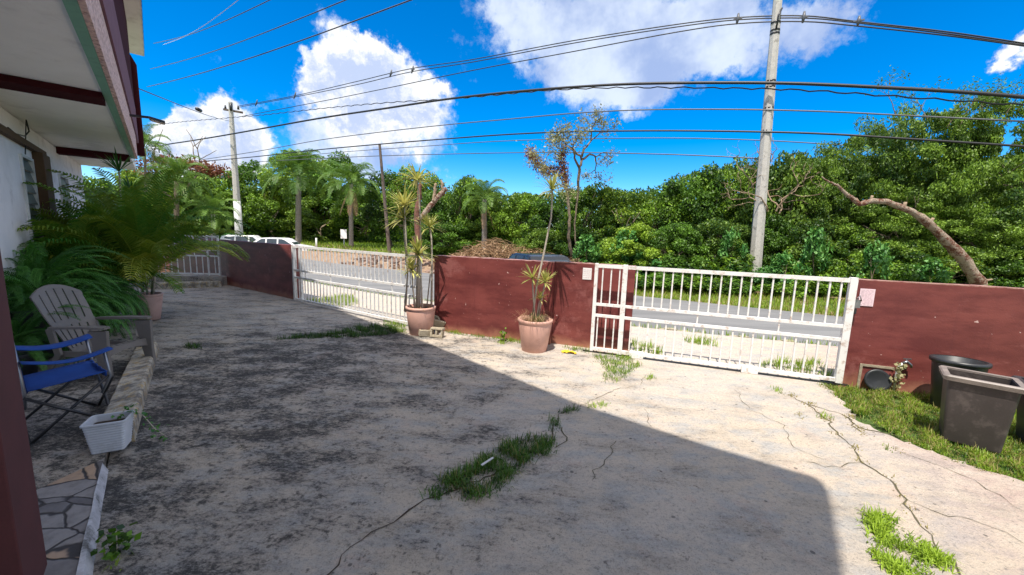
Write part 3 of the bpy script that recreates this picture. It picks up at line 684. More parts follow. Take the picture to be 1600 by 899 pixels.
def rosette(mb, c, ax, n, L, w, rng, droop=.35, lo=-.3):
    c = Vector(c); ax = Vector(ax).normalized(); a, b = mb.frame(ax)
    for i in range(n):
        az = rng.uniform(0, 2 * math.pi); el = rng.uniform(lo, 1.35); l = L * rng.uniform(.7, 1.1) * (1 - .15 * max(0, el - .8))
        h = a * math.cos(az) + b * math.sin(az); d = (h * math.cos(el) + ax * math.sin(el)).normalized(); side_ = d.cross(ax)
        side_ = side_.normalized() if side_.length > 1e-4 else a
        mb.tint = rng.uniform(0, 1); V = []; K = 6; p = c.copy(); dv = d.copy()
        for k in range(K + 1):
            f = k / K; ww = w * (.55 + .9 * f if f < .35 else 1.0 if f < .5 else max(.02, 1 - ((f - .5) / .5) ** 1.6)) * .5
            V += [p + side_ * ww, p - side_ * ww]; dv = (dv + Vector((0, 0, -droop * .28 * f))).normalized(); p = p + dv * (l / K)
        mb.add(V, [(2 * k, 2 * k + 1, 2 * k + 3, 2 * k + 2) for k in range(K)])
rg = random.Random(3)
pc1 = Vector((-1.42, 5.92, 0)); pc2 = Vector((.34, 5.24, 0))
pot('plant_pot', pc1, .175, .235, .44, 'terracotta', 'big terracotta pot with several canes, at the end of the left gate beside broken blocks', 'terracotta pots')
pot('plant_pot', pc2, .175, .245, .45, 'terracotta', 'big terracotta pot with dry grass and one tall cane, alone against the maroon wall', 'terracotta pots')
def dracaena(base, heads, label, L=.34, w=.022):
    r = empty('dracaena', base, label, 'potted plant', 'dracaenas in terracotta pots')
    for pts, rad, head in heads:
        P = [at(*p) if len(p) == 3 else Vector(p) for p in pts]
        s = MB(); s.tube([P[0]] + P[1:], [rad * (1.1 - .35 * i / len(P)) for i in range(len(P))], 8); s.build('stem', MT['drac_stem'], r)
        if head:
            n, LL, dr = head; h = MB(); ax = (P[-1] - P[-2]).normalized(); h_ = rg
            rosette(h, P[-1] + ax * .02, ax, int(n * 1.35), LL * 1.22, w * 1.15, rg, dr * 1.5)
            h.build('leaf_head', 'leaf_drac', r)
    return r
MT['drac_stem'] = simple('dracaena_stem', (.46, .40, .33), .8, .15, 30, (.25, .2, .15), .5, 20)
dracaena(pc1 + Vector((0, 0, .4)), [
    ([(632, 487, 5.95), (637, 430, 5.95), (632, 372, 5.95), (631, 345, 5.95)], .012, (46, .33, .5)),
    ([(634, 488, 5.90), (637, 420, 5.88), (634, 360, 5.86), (632, 325, 5.85)], .011, (42, .32, .4)),
    ([(655, 490, 5.97), (656, 420, 5.97), (657, 360, 5.97), (655, 310, 5.97), (652, 284, 5.97)], .013, (40, .30, .5)),
    ([(674, 488, 5.95), (675, 420, 5.95), (674, 375, 5.95), (672, 358, 5.95)], .016, (34, .24, .6)),
    ([(660, 490, 5.8), (658, 440, 5.8), (654, 400, 5.78)], .013, (52, .27, .45)),
    ([(650, 490, 5.83), (645, 450, 5.8), (644, 425, 5.8)], .012, (34, .22, .6)),
    ([(652, 489, 5.92), (653, 440, 5.92), (654, 395, 5.92)], .028, None),
    ([(666, 488, 6.0), (670, 450, 5.98), (673, 420, 5.97)], .010, None)],
    'tall many-headed yellow striped dracaena in front of the left gate', w=.026)
dracaena(pc2 + Vector((0, 0, .4)), [
    ([(832, 498, 5.24), (838, 450, 5.24), (850, 395, 5.22), (861, 340, 5.20), (863, 300, 5.20)], .013, (52, .25, .5)),
    ([(836, 498, 5.2), (833, 460, 5.2), (832, 437, 5.2)], .010, (34, .19, .2)),
    ([(841, 497, 5.3), (847, 465, 5.3), (851, 444, 5.28)], .011, (38, .19, .3)),
    ([(838, 498, 5.28), (843, 470, 5.3)], .009, (22, .16, .7))],
    'dracaena with one tall leaning cane and two low heads against the maroon wall', w=.018)
# dry grass around the right pot stems
def tuft(c, n, L, w, mat, name, label, cat, rng, spread=.8, parent=None, rad=.12, kind=None):
    V = []; T = []
    for i in range(n):
        a = rng.uniform(0, 6.283); rr = rng.uniform(0, rad); p = Vector(c) + Vector((math.cos(a) * rr, math.sin(a) * rr, 0)); a += rng.uniform(-.6, .6)
        d = Vector((math.cos(a) * spread * rng.uniform(.3, 1.2), math.sin(a) * spread * rng.uniform(.3, 1.2), 1)).normalized(); l = L * rng.uniform(.5, 1.2)
        s = Vector((-math.sin(a), math.cos(a), 0)) * w * .5; q = p + d * l * .55; e = q + (d + Vector((0, 0, -.9 * spread))).normalized() * l * .5
        V.append([tuple(p - s), tuple(q - s * .8), tuple(q + s * .8), tuple(p + s)]); V.append([tuple(q - s * .8), tuple(e), tuple(e), tuple(q + s * .8)]); T += [rng.random()] * 2
    c0 = Vector(c); arr = np.array(V) - np.array(c0)
    o = npmesh(name, arr, 4, mat, np.array(T)); o.location = c0
    if kind: tag(o, kind=kind)
    else: tag(o, label, cat)
    return o
tuft(pc2 + Vector((-.04, -.03, .39)), 150, .34, .005, 'straw', 'dry_grass_tuft', 'dry straw coloured grass spilling over the rim of the lone terracotta pot', 'dry grass', rg, 1.2)
tuft(pc2 + Vector((.03, -.06, .39)), 90, .16, .006, 'leaf_mint', 'grey_green_tuft', 'grey green spiky grass at the foot of the canes in the lone pot', 'grass tuft', rg, .7, rad=.07)
tuft(pc1 + Vector((.0, -.03, .38)), 60, .13, .01, 'straw', 'dead_leaf_litter', 'dead leaves around the cane feet in the pot by the left gate', 'dead leaves', rg, 1.3, rad=.18)

# broken concrete blocks next to pot 1
def block(px, py, dim, rot, tilt, z, label):
    p = gpt(px, py, 0); c = Vector((p.x, p.y, z)); b = MB(); lx, ly, lz = dim
    b.box((-lx / 2, -ly / 2, -lz / 2), (lx / 2, -ly / 2 + .035, lz / 2)); b.box((-lx / 2, ly / 2 - .035, -lz / 2), (lx / 2, ly / 2, lz / 2))
    for x in (-lx / 2, -.015, lx / 2 - .03): b.box((x, -ly / 2 + .035, -lz / 2 + .004), (x + .03, ly / 2 - .035, lz / 2 - .004))
    b.v = [tuple(Vector(v) + Vector([random.uniform(-.007, .007) for _ in range(3)])) for v in b.v]
    o = b.build('broken_block', 'block', local=True); o.location = c; o.rotation_euler = (tilt[0], tilt[1], rot); tag(o, label, 'concrete block', 'broken blocks by the pot'); 
    m = o.modifiers.new('bevel', 'BEVEL'); m.width = .006; m.segments = 2
block(664, 525, (.20, .14, .10), .5, (0, .1), .055, 'leftmost broken grey cement block against the terracotta pot')
block(683, 527, (.20, .15, .10), -.2, (1.45, 0), .075, 'front broken cement block with its hollow facing out')
block(684, 517, (.22, .15, .11), .5, (.5, .35), .16, 'tilted broken cement block lying on top of the other two')

# ------------------------------------------------------------------ right corner: bins, meter, tap
def bin_sq(c, X, hx0, hy0, hx1, hy1, H, mat, rimmat, label, lean=0):
    X = Vector(X).normalized(); Y = Vector((-X.y, X.x, 0)); r = empty('rubbish_bin', c, label, 'rubbish bin', 'rubbish bins by the wall'); c = Vector(c)
    b = MB(); b.rloft([(hx0 - .02, hy0 - .02, .012), (hx0, hy0, 0), (hx1, hy1, H)], c, X, Y, .16); n = 24
    inner = MB(); b.rloft([(hx1, hy1, H), (hx1 - .012, hy1 - .012, H), (hx0 - .015, hy0 - .015, .03), (.01, .01, .03)], c, X, Y, .16)
    b.build('body', mat, r)
    m = MB(); m.rloft([(hx1 + .002, hy1 + .002, H - .035), (hx1 + .024, hy1 + .024, H - .038), (hx1 + .030, hy1 + .030, H - .004), (hx1 + .02, hy1 + .02, H + .006), (hx1 - .014, hy1 - .014, H + .004), (hx1 - .014, hy1 - .014, H - .012)], c, X, Y, .16); m.build('rim', rimmat, r)
    return r
bfl = gpt(1473, 680); bfr = gpt(1567, 708); bx = (bfr - bfl).normalized(); by = Vector((-bx.y, bx.x, 0))
bc = (bfl + bfr) / 2 + by * .17
bin_sq(Vector((3.90, 3.06, 0)), (.66, -.62, 0), .16, .13, .195, .155, .56, 'bin_brown', 'bin_edge', 'square brown plastic bin with pale worn rim, standing in front')
bin_sq(Vector((4.52, 3.02, 0)), (.72, -.6, 0), .14, .14, .19, .17, .50, 'bin_black', 'bin_black', 'square black bin at the right edge behind the brown bin')
rb = empty('rubbish_bin', (4.50, 3.70, 0), 'round black bin leaning against the maroon wall behind the brown bin', 'rubbish bin', 'rubbish bins by the wall')
b = MB(); b.lathe([(0, .02), (.17, .0), (.19, .02), (.225, .50), (.225, .52), (.215, .52), (.18, .04), (0, .04)], 40, rb.location); b.build('body', 'bin_black', rb)
b = MB(); b.lathe([(.226, .49), (.246, .485), (.250, .505), (.246, .522), (.218, .524)], 40, rb.location); b.build('rim', MT['bin_black'], rb)
rb.scale = (.84, .84, .97); rb.rotation_euler = (R_(-3), 0, 0)
# meter lid leaning in front of a recess in the wall
rec = MB(); p = onplane(1366, 600, WO, WN); p.z = .10
rec.box((-.16, -.012, -.14), (-.135, .0, .16), WU, WN, o=p); rec.box((-.134, -.012, .135), (.15, .0, .16), WU, WN, o=p)
tag(rec.build('recess_frame', MT['block'], loc=p), 'bare cement frame edge on the wall behind the black round lid', 'frame')
lid = empty('round_lid', p + WN * -.05, 'round black lid leaning against the maroon wall beside the tap', 'lid')
b = MB(); c = world_loc(lid); ax = (WN * -1 + Vector((0, 0, .25))).normalized(); q, w_ = b.frame(ax); n = 36
V = [];
for rr, zz in ((.0, .012), (.10, .014), (.118, .022), (.125, .0), (.12, -.012), (0, -.012)):
    V += [c + (q * math.cos(2 * math.pi * j / n) + w_ * math.sin(2 * math.pi * j / n)) * (rr + 1e-4) + ax * zz for j in range(n)]
b.add(V, [(i * n + j, i * n + (j + 1) % n, (i + 1) * n + (j + 1) % n, (i + 1) * n + j) for i in range(5) for j in range(n)], True); b.build('disc', 'bin_black', lid)
tp = onplane(1392, 608, WO, WN) + WN * -.05; tp.z = 0
tap = empty('garden_tap', tp, 'garden tap on a pale standpipe entwined by a vine against the maroon wall', 'tap')
b = MB(); b.tube([tp, tp + Vector((.0, 0, .25)), tp + WU * .035 + Vector((0, 0, .33))], .012, 8); b.build('pipe', 'white_paint', tap)
b = MB(); t0 = tp + WU * .035 + Vector((0, 0, .33)); b.tube([t0, t0 + WU * .035 + Vector((0, 0, .02)), t0 + WU * .075 + Vector((0, 0, -.01)), t0 + WU * .08 + Vector((0, 0, -.04))], [.016, .018, .013, .012], 8); b.tube([t0 + WU * .03, t0 + WU * .03 + Vector((0, 0, .05))], .006, 6); b.bar(t0 + WU * .0 + Vector((0, 0, .05)), t0 + WU * .07 + Vector((0, 0, .055)), .012)
b.build('faucet', 'steel', tap)
rng = np.random.default_rng(5)
s_ = rng.uniform(0, 1, 70); C = np.array([(tp + Vector((0, 0, .05 + .28 * k)) + WU * (random.gauss(0, .025) + .02 * k) + WN * -random.uniform(0, .04))[:] for k in s_])
V = leaves(C - np.array(tp), np.tile(np.array(-WN), (70, 1)), .045, .7, rng); o = npmesh('climbing_vine', V, 4, 'leaf_pale', rng.uniform(.2, 1, 70)); o.location = tp; tag(o, 'pale leafy vine climbing the garden tap pipe', 'vine')

# yellow cloth, white stick, wheel stops, planter
b = MB(); p = gpt(889, 552); n = 14; V = []
for i in range(n):
    for j in range(6): V.append((p.x + (i / (n - 1) - .5) * .20 + random.uniform(-.008, .008), p.y + (j / 5 - .5) * .09 - (i / n - .5) * .06, .008 + .035 * random.random() * math.sin(math.pi * (i + .5) / n)))
b.add(V, [(i * 6 + j, i * 6 + j + 1, (i + 1) * 6 + j + 1, (i + 1) * 6 + j) for i in range(n - 1) for j in range(5)], True)
tag(b.build('yellow_rag', 'yellow_rag', loc=(p.x, p.y, 0)), 'crumpled yellow rag on the slab at the foot of the maroon wall', 'rag')
b = MB(); p = gpt(752, 740); q = gpt(770, 731); b.bar(p + Vector((0, 0, .06)), q + Vector((0, 0, .075)), .014, .006); tag(b.build('white_stick', 'white_paint', loc=(p.x, p.y, 0)), 'short white stick lying in the dark grass patch', 'stick')
def wheelstop(a0, a1, w0, w1, h, z, label):
    b = MB(); d = (a1 - a0).normalized(); s = Vector((d.y, -d.x, 0)); V = []; n = 26
    for i in range(n):
        f = i / (n - 1); c = a0 + (a1 - a0) * f; w = w0 + (w1 - w0) * f
        for sx, zz in ((-1, 0), (-.97, h * .9), (-.88, h), (.72, h), (.92, h * .82), (1, 0)):
            V.append(c + s * (sx * w / 2 + random.uniform(-.003, .003)) + Vector((0, 0, z + zz + random.uniform(-.0025, .002))))
    F = [(i * 6 + k, i * 6 + k + 1, (i + 1) * 6 + k + 1, (i + 1) * 6 + k) for i in range(n - 1) for k in range(5)] + [(5, 4, 3, 2, 1, 0), tuple((n - 1) * 6 + k for k in range(6))]
    b.add(V, F); c = (a0 + a1) / 2
    tag(b.build('wheel_stop', 'stop', loc=(c.x, c.y, z)), label, 'wheel stop', 'concrete wheel stops')
wheelstop(fp(3.72, -.335), fp(6.28, -.20), .20, .19, .125, .03, 'long concrete wheel stop with flaking yellow paint beside the chairs')
wheelstop(gpt(228, 452), gpt(347, 448), .2, .2, .15, 0, 'dark mossy wheel stop across the far end of the driveway')
pl = empty('planter', fp(3.66, -.345, .05), 'white ribbed rectangular planter at the near end of the wheel stop', 'planter'); c = world_loc(pl)
b = MB(); prof = []
for i in range(13):
    f = i / 12; hx = .082 + .026 * f; hy = .066 + .020 * f; z = .215 * f
    prof += [(hx, hy, z), (hx + .004, hy + .004, z + .006)] if i < 12 else [(hx + .008, hy + .008, .205), (hx + .008, hy + .008, .215), (hx - .006, hy - .006, .215), (hx - .012, hy - .012, .15)]
b.rloft([(.01, .01, 0)] + prof, c, P_ * .96 + A_ * -.25, A_ * .96 + P_ * .25, .25); b.build('tub', 'planter_white', pl)
s = MB(); s.rloft([(.001, .001, .175), (.06, .05, .178), (.094, .073, .17)], c, P_ * .96 + A_ * -.25, A_ * .96 + P_ * .25, .25); s.build('soil', 'soil', pl)
def vineplant(base, path, n, size, mat, name, label, cat):
    P = [Vector(p) for p in path]; b0 = Vector(base); r = empty(name, b0, label, cat); m = MB(); m.tube(P, .003, 5); m.build('stem', 'drac_stem', r)
    rng = np.random.default_rng(len(label)); C = []
    for i in range(n):
        f = rng.uniform(0, len(P) - 1.001); k = int(f); q = P[k].lerp(P[k + 1], f - k); C.append(q + Vector(rng.normal(0, size * .55, 3)))
    C = np.array([c_[:] for c_ in C]) - np.array(b0); V = leaves(C, np.tile((0, 0, 1.0), (n, 1)), size, .7, rng); npmesh('leaves', V, 4, mat, rng.uniform(0, 1, n), r)
vineplant(c + P_ * .06 + Vector((0, 0, .2)), [c + P_ * .04 + Vector((0, 0, .21)), c + P_ * .1 + A_ * .02 + Vector((0, 0, .26)), c + P_ * .17 + Vector((0, 0, .18)), c + P_ * .23 - A_ * .03 + Vector((0, 0, .06)), c + P_ * .28 - A_ * .08 + Vector((0, 0, .02))], 60, .035, 'leaf_mint', 'trailing_plant', 'small trailing plant hanging out of the white planter onto the slab', 'trailing plant')

# ------------------------------------------------------------------ chairs
def adirondack(loc, facing, s=1.0):
    F = Vector(facing).normalized(); L = Vector((-F.y, F.x, 0)); o = Vector(loc); r = empty('garden_armchair', o, 'taupe plastic slatted garden armchair between the ferns and the wheel stop', 'chair')
    L = L * .80
    def W_(f, l, z): return o + F * (f * s) + L * (l * s) + Vector((0, 0, z * s))
    def plate(pts, th, nrm_):
        n_ = len(pts); return [p for p in pts] + [p + nrm_ * th for p in pts], [tuple(range(n_)), tuple(range(n_, 2 * n_))[::-1]] + [(i, (i + 1) % n_, n_ + (i + 1) % n_, n_ + i) for i in range(n_)]
    # back: curved slats, fan shape
    bk = MB(); ns = 6; f0, z0, f1, z1 = -.38, .28, -.62, .96
    for k in range(ns):
        V = []
        for i in range(11):
            g = i / 10; hw = .20 + .10 * math.sin(min(1, g * 1.15) * math.pi * .52); x0 = -hw + 2 * hw * k / ns + .009; x1 = -hw + 2 * hw * (k + 1) / ns - .009
            top = z0 + (z1 - z0) * g
            for x in (x0, x1):
                dome = 0.0 if g < 1 else -.10 * (abs(x) / hw) ** 2
                cv = .05 * (x / hw) ** 2
                V.append((f0 + (f1 - f0) * g + cv, x, top + (dome if g == 1 else -.10 * (abs(x) / hw) ** 2 * g ** 2)))
        for th in (0,):
            P = [W_(*v) for v in V]; n1 = len(P); nb = (F * .94 + Vector((0, 0, .33))) * .014 * s
            Q = [p - nb for p in P]; fs = [(2 * i, 2 * i + 1, 2 * i + 3, 2 * i + 2) for i in range(10)]
            fs += [(n1 + a, n1 + b_2, n1 + c_2, n1 + d_) for d_, c_2, b_2, a in [(2 * i, 2 * i + 1, 2 * i + 3, 2 * i + 2) for i in range(10)]]
            for i in range(10): fs += [(2 * i, 2 * i + 2, n1 + 2 * i + 2, n1 + 2 * i), (2 * i + 1, n1 + 2 * i + 1, n1 + 2 * i + 3, 2 * i + 3)]
            fs += [(0, n1, n1 + 1, 1), (20, 21, n1 + 21, n1 + 20)]
            bk.add(P + Q, fs)
    # cross bands of the back (solid moulded strips between slots), top arch
    for g in (.0, .43, 1.0):
        hw = .20 + .10 * math.sin(min(1, g * 1.15) * math.pi * .52); V = []
        for i in range(13):
            x = -hw + 2 * hw * i / 12; cv = .05 * (x / hw) ** 2
            for dz in (-.03, .03 if g < 1 else .012):
                gg = g + dz / (z1 - z0); V.append(W_(f0 + (f1 - f0) * gg + cv + .003, x, z0 + (z1 - z0) * gg - .10 * (abs(x) / hw) ** 2 * g ** 2))
        bk.add(V + [v - F * .02 * s for v in V], [(2 * i, 2 * i + 1, 2 * i + 3, 2 * i + 2) for i in range(12)] + [(26 + 2 * i, 26 + 2 * i + 2, 26 + 2 * i + 3, 26 + 2 * i + 1) for i in range(12)] + [(2 * i + 1, 26 + 2 * i + 1, 26 + 2 * i + 3, 2 * i + 3) for i in range(12)])
    bk.build('backrest', 'chair_plastic', r)
    se = MB()
    for k in range(6):
        x0 = -.25 + .5 * k / 6 + .006; x1 = -.25 + .5 * (k + 1) / 6 - .006
        P = [W_(f, x, z) for f, z in ((-.42, .255), (-.2, .27), (0.02, .335), (.07, .325)) for x in (x0, x1)]
        se.add(P + [p - Vector((0, 0, .016)) for p in P], [(2 * i, 2 * i + 1, 2 * i + 3, 2 * i + 2) for i in range(3)] + [(8 + 2 * i, 8 + 2 * i + 2, 8 + 2 * i + 3, 8 + 2 * i + 1) for i in range(3)] + [(0, 2, 10, 8), (2, 4, 12, 10), (4, 6, 14, 12), (1, 9, 11, 3), (3, 11, 13, 5), (5, 13, 15, 7)])
    V = []; 
    for i in range(13):
        x = -.30 + .6 * i / 12; V += [W_(.075, x, .33), W_(.085, x, .24 + .04 * (1 - (x / .3) ** 2) )]
    se.add(V + [v - F * .02 for v in V], [(2 * i, 2 * i + 1, 2 * i + 3, 2 * i + 2) for i in range(12)] + [(26 + 2 * i, 26 + 2 * i + 2, 26 + 2 * i + 3, 26 + 2 * i + 1) for i in range(12)] + [(2 * i, 26 + 2 * i, 26 + 2 * i + 2, 2 * i + 2) for i in range(12)])
    se.box((-.42, -.255, .24), (.06, -.235, .30), F * s, L * s, Vector((0, 0, s)), o); se.box((-.42, .235, .24), (.06, .255, .30), F * s, L * s, Vector((0, 0, s)), o)
    se.build('seat', 'chair_plastic', r)
    for sg in (-1, 1):
        a = MB(); pts = [(-.46, .27), (-.43, .335), (-.1, .365), (.09, .375), (.13, .35), (.13, .275), (.05, .255), (-.3, .265)]
        a.prism([(p[0], p[1]) for p in pts], 0, .022); a.v = [tuple(W_(v[0], sg * v[1], .545 + v[2] + .02 * math.sin((v[0] + .45) * 4))) for v in a.v]; a.build('armrest', 'chair_plastic', r)
        l = MB(); P = []
        for z, fw, c_ in ((0, .055, .115), (.25, .085, .095), (.54, .13, .085)):
            P += [W_(c_ - fw, sg * .30, z), W_(c_ + fw * .4, sg * .30, z), W_(c_ + fw * .4, sg * .345, z), W_(c_ - fw, sg * .345, z)]
        l.add(P, [(i * 4 + k, i * 4 + (k + 1) % 4, (i + 1) * 4 + (k + 1) % 4, (i + 1) * 4 + k) for i in range(2) for k in range(4)] + [(3, 2, 1, 0), (8, 9, 10, 11)]); l.build('leg', 'chair_plastic', r, .006)
        l = MB(); P = []
        for z, c_ in ((0, -.60), (.27, -.40), (.54, -.46)):
            P += [W_(c_ - .035, sg * .26, z), W_(c_ + .035, sg * .26, z), W_(c_ + .035, sg * .295, z), W_(c_ - .035, sg * .295, z)]
        l.add(P, [(i * 4 + k, i * 4 + (k + 1) % 4, (i + 1) * 4 + (k + 1) % 4, (i + 1) * 4 + k) for i in range(2) for k in range(4)] + [(3, 2, 1, 0), (8, 9, 10, 11)]); l.build('leg', 'chair_plastic', r, .006)
    return r
adirondack((-4.00, 3.80, .05), (.97, .06, 0), .93)

def campchair(loc, f):
    F = Vector(f).normalized(); L = Vector((-F.y, F.x, 0)); o = Vector(loc); r = empty('folding_chair', o, 'blue canvas folding camp chair beside the maroon pillar', 'chair')
    def W_(a, l, z): return o + (F * a * .82 + L * l * .86) + Vector((0, 0, z * .90))
    def cloth(rows, name, mat, th=.006):
        b = MB(); m_ = len(rows[0]); V = [W_(*p) for row in rows for p in row]; n_ = len(V)
        F1 = [(i * m_ + j, i * m_ + j + 1, (i + 1) * m_ + j + 1, (i + 1) * m_ + j) for i in range(len(rows) - 1) for j in range(m_ - 1)]
        b.add(V, F1, True); o_ = b.build(name, mat, r); so = o_.modifiers.new('solid', 'SOLIDIFY'); so.thickness = th; return o_
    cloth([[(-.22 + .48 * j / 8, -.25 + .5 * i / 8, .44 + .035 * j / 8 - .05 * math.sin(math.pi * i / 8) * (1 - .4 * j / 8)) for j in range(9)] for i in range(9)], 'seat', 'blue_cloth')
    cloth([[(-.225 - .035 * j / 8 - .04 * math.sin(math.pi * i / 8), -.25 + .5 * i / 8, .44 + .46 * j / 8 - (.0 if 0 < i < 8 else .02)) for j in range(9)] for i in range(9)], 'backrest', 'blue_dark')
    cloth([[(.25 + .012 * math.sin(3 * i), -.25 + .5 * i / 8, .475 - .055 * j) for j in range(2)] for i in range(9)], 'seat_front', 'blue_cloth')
    for sg in (-1, 1):
        cloth([[(-.24 + .52 * i / 8, sg * (.235 + .075 * j), .68 - .05 * math.sin(math.pi * i / 8) + (.01 if j else 0)) for j in range(3)] for i in range(9)], 'armrest', 'blue_cloth')
        b = MB(); b.tube([W_(.24, sg * .27, .66), W_(.27, sg * .28, .44), W_(.20, sg * .27, .30)], .009, 8); b.build('arm_post', 'steel', r)
        b = MB(); b.tube([W_(-.25, sg * .26, .30), W_(-.24, sg * .27, .44), W_(-.27, sg * .27, .94)], .010, 8); b.build('back_post', 'steel', r)
        b = MB(); b.tube([W_(-.25, sg * .27, .02), W_(.26, sg * .27, .44)], .010, 8); b.tube([W_(.26, sg * .28, .02), W_(-.25, sg * .285, .40)], .010, 8); b.build('side_cross', 'dark_steel', r)
    b = MB(); b.tube([W_(.26, -.27, .02), W_(.27, .27, .42)], .010, 8); b.tube([W_(.27, .27, .02), W_(.28, -.27, .42)], .010, 8); b.build('front_cross', 'dark_steel', r)
    b = MB(); b.tube([W_(-.25, -.27, .02), W_(-.26, .27, .42)], .010, 8); b.tube([W_(-.25, .27, .02), W_(-.27, -.27, .42)], .010, 8); b.build('back_cross', 'dark_steel', r)
    for fx in (-.25, .26):
        for sg in (-1, 1): b = MB(); b.tube([W_(fx, sg * .27, 0), W_(fx, sg * .27, .03)], .022, 10); b.build('foot', 'rubber', r)
campchair((-3.385, 2.76, .03), (.52, .85, 0))

# ------------------------------------------------------------------ foliage generators
def tree_crown(seed, R, H, nclump, per, size, wid, z0=0.0, up=.5, flat=.75, shell=.55, cl=(.55, 1.0)):
    """clumps of leaves spread through an uneven crown volume; returns faces + tints"""
    rng = np.random.default_rng(seed); Vs = []; Ts = []
    for i in range(nclump):
        u = rng.normal(0, 1, 3); u /= np.linalg.norm(u); rr = rng.uniform(shell, 1) ** .6
        c = np.array([u[0] * R * rr, u[1] * R * rr, z0 + (H - z0) * (.5 + .5 * u[2] * rr)]); cr = rng.uniform(*cl)
        n = int(per * rng.uniform(.6, 1.3)); d = nrm(rng.normal(0, 1, (n, 3))); rad = cr * rng.uniform(.4, 1, n)[:, None] ** .4
        C = c + d * rad * np.array([1, 1, flat]); C += rng.normal(0, .05, (n, 3)); Nn = d * .6 + np.array([0, 0, up])
        Vs.append(leaves(C, Nn, size, wid, rng)); Ts.append(np.clip(rng.uniform(.05, .75) + rng.normal(0, .27, n) + .18 * d[:, 2] * 0, 0, 1))
    return np.concatenate(Vs), np.concatenate(Ts)
def branch(mb, p, d, L, r, depth, rng, tips, bend=.35, nb=(2, 3), up=.1, shrink=.72):
    pts = [p.copy()]; rs = [r]; q = p.copy(); dv = d.normalized(); n = 5
    for i in range(n):
        dv = (dv + Vector((rng.gauss(0, bend), rng.gauss(0, bend), rng.gauss(0, bend) + up)) * .35).normalized(); q = q + dv * (L / n); pts.append(q.copy()); rs.append(r * (1 - .4 * (i + 1) / n))
    mb.tube(pts, rs, 7 if r > .03 else 5)
    if depth == 0: tips.append((q, dv)); return
    for k in range(rng.randint(*nb)):
        a, b_ = mb.frame(dv); t = rng.uniform(0, 6.28); nd = (dv * .75 + (a * math.cos(t) + b_ * math.sin(t)) * rng.uniform(.45, .85)).normalized()
        branch(mb, q if k < 2 else pts[3], nd, L * shrink * rng.uniform(.8, 1.15), r * .6, depth - 1, rng, tips, bend, nb, up, shrink)
protos = {}
BIG = 1
def proto(kind, seed):
    """a trunk mesh and a crown mesh for one kind"""
    rr = random.Random(seed); t = MB(); tips = []
    if kind == 'round':
        branch(t, Vector((0, 0, -.3)), Vector((0, 0, 1)), 2.2, .14, 3, rr, tips, up=.2, nb=(3, 3)); V, T = tree_crown(seed, 2.5, 6.0, 62, 360, .19, .55, .6, cl=(.35, .8))
    elif kind == 'mass':
        branch(t, Vector((0, 0, -.3)), Vector((.1, 0, 1)), 1.6, .10, 3, rr, tips, up=.2, nb=(3, 3)); V, T = tree_crown(seed, 2.2, 4.4, 80, 380, .15, .6, -.3, cl=(.22, .60))
    elif kind == 'acacia':
        branch(t, Vector((0, 0, -.3)), Vector((0, 0, 1)), 2.0, .13, 4, rr, tips, up=.05, nb=(2, 3), shrink=.66); V, T = tree_crown(seed, 2.9, 6.5, 150, 340, .135, .42, .2, up=.7, flat=.42, cl=(.25, .7), shell=.4)
    elif kind == 'bigleaf':
        branch(t, Vector((0, 0, -.1)), Vector((0, 0, 1)), .8, .04, 2, rr, tips, up=.2); V, T = tree_crown(seed, 1.0, 1.8, 18, 60, .26, .62, .1, up=2.2, cl=(.22, .38))
    elif kind == 'bush':
        branch(t, Vector((0, 0, -.1)), Vector((0, 0, 1)), .5, .04, 2, rr, tips, up=.2); V, T = tree_crown(seed, 1.0, 1.6, 34, 170, .16, .6, -.1, cl=(.22, .42))
    trunk = t.build('trunk', 'bark', local=True); me_t = trunk.data; bpy.data.objects.remove(trunk)
    mats = {'bigleaf': 'leaf_mint', 'round': 'leaf', 'mass': 'leaf_dark', 'acacia': 'leaf_yel', 'bush': 'leaf'}
    o = npmesh('crown', V, 4, mats[kind], T); me_c = o.data; bpy.data.objects.remove(o); return me_t, me_c
for kind, seeds in (('round', (11, 12, 13)), ('mass', (21, 22, 23)), ('acacia', (31, 32)), ('bush', (41, 42)), ('bigleaf', (51, 52))): protos[kind] = [proto(kind, s) for s in seeds]
NOM = {'round': (2.5 * 1.25, 6.15), 'mass': (2.2 * 1.25, 4.8), 'acacia': (2.9 * 1.2, 6.9), 'bush': (1.25, 1.9), 'bigleaf': (1.25, 2.1)}
def tree(px, topy, Y, wpx, kind, label, cat='tree', group=None, mat=None, base=None):
    top = at(px, topy, Y); gx, gy = top.x, Y; gz = G(gx, gy) if base is None else base
    r = empty({'round': 'broadleaf_tree', 'mass': 'vine_covered_tree', 'acacia': 'feathery_tree', 'bush': 'leafy_bush', 'bigleaf': 'broad_leaved_shrub'}[kind], (gx, gy, gz), label, cat, group)
    sz = (top.z - gz) / NOM[kind][1]; sx = (wpx / 2) / FPX * Y / NOM[kind][0]
    r.rotation_euler = (0, 0, random.uniform(0, 6.28)); r.scale = (sx, sx * random.uniform(.85, 1.1), sz)
    me_t, me_c = random.choice(protos[kind])
    for nm, me in (('trunk', me_t), ('crown', me_c)):
        o = bpy.data.objects.new(nm, me); COL.objects.link(o); o.parent = r
        if nm == 'crown' and mat: o.material_slots[0].link = 'OBJECT'; o.material_slots[0].material = MT[mat]
    return r

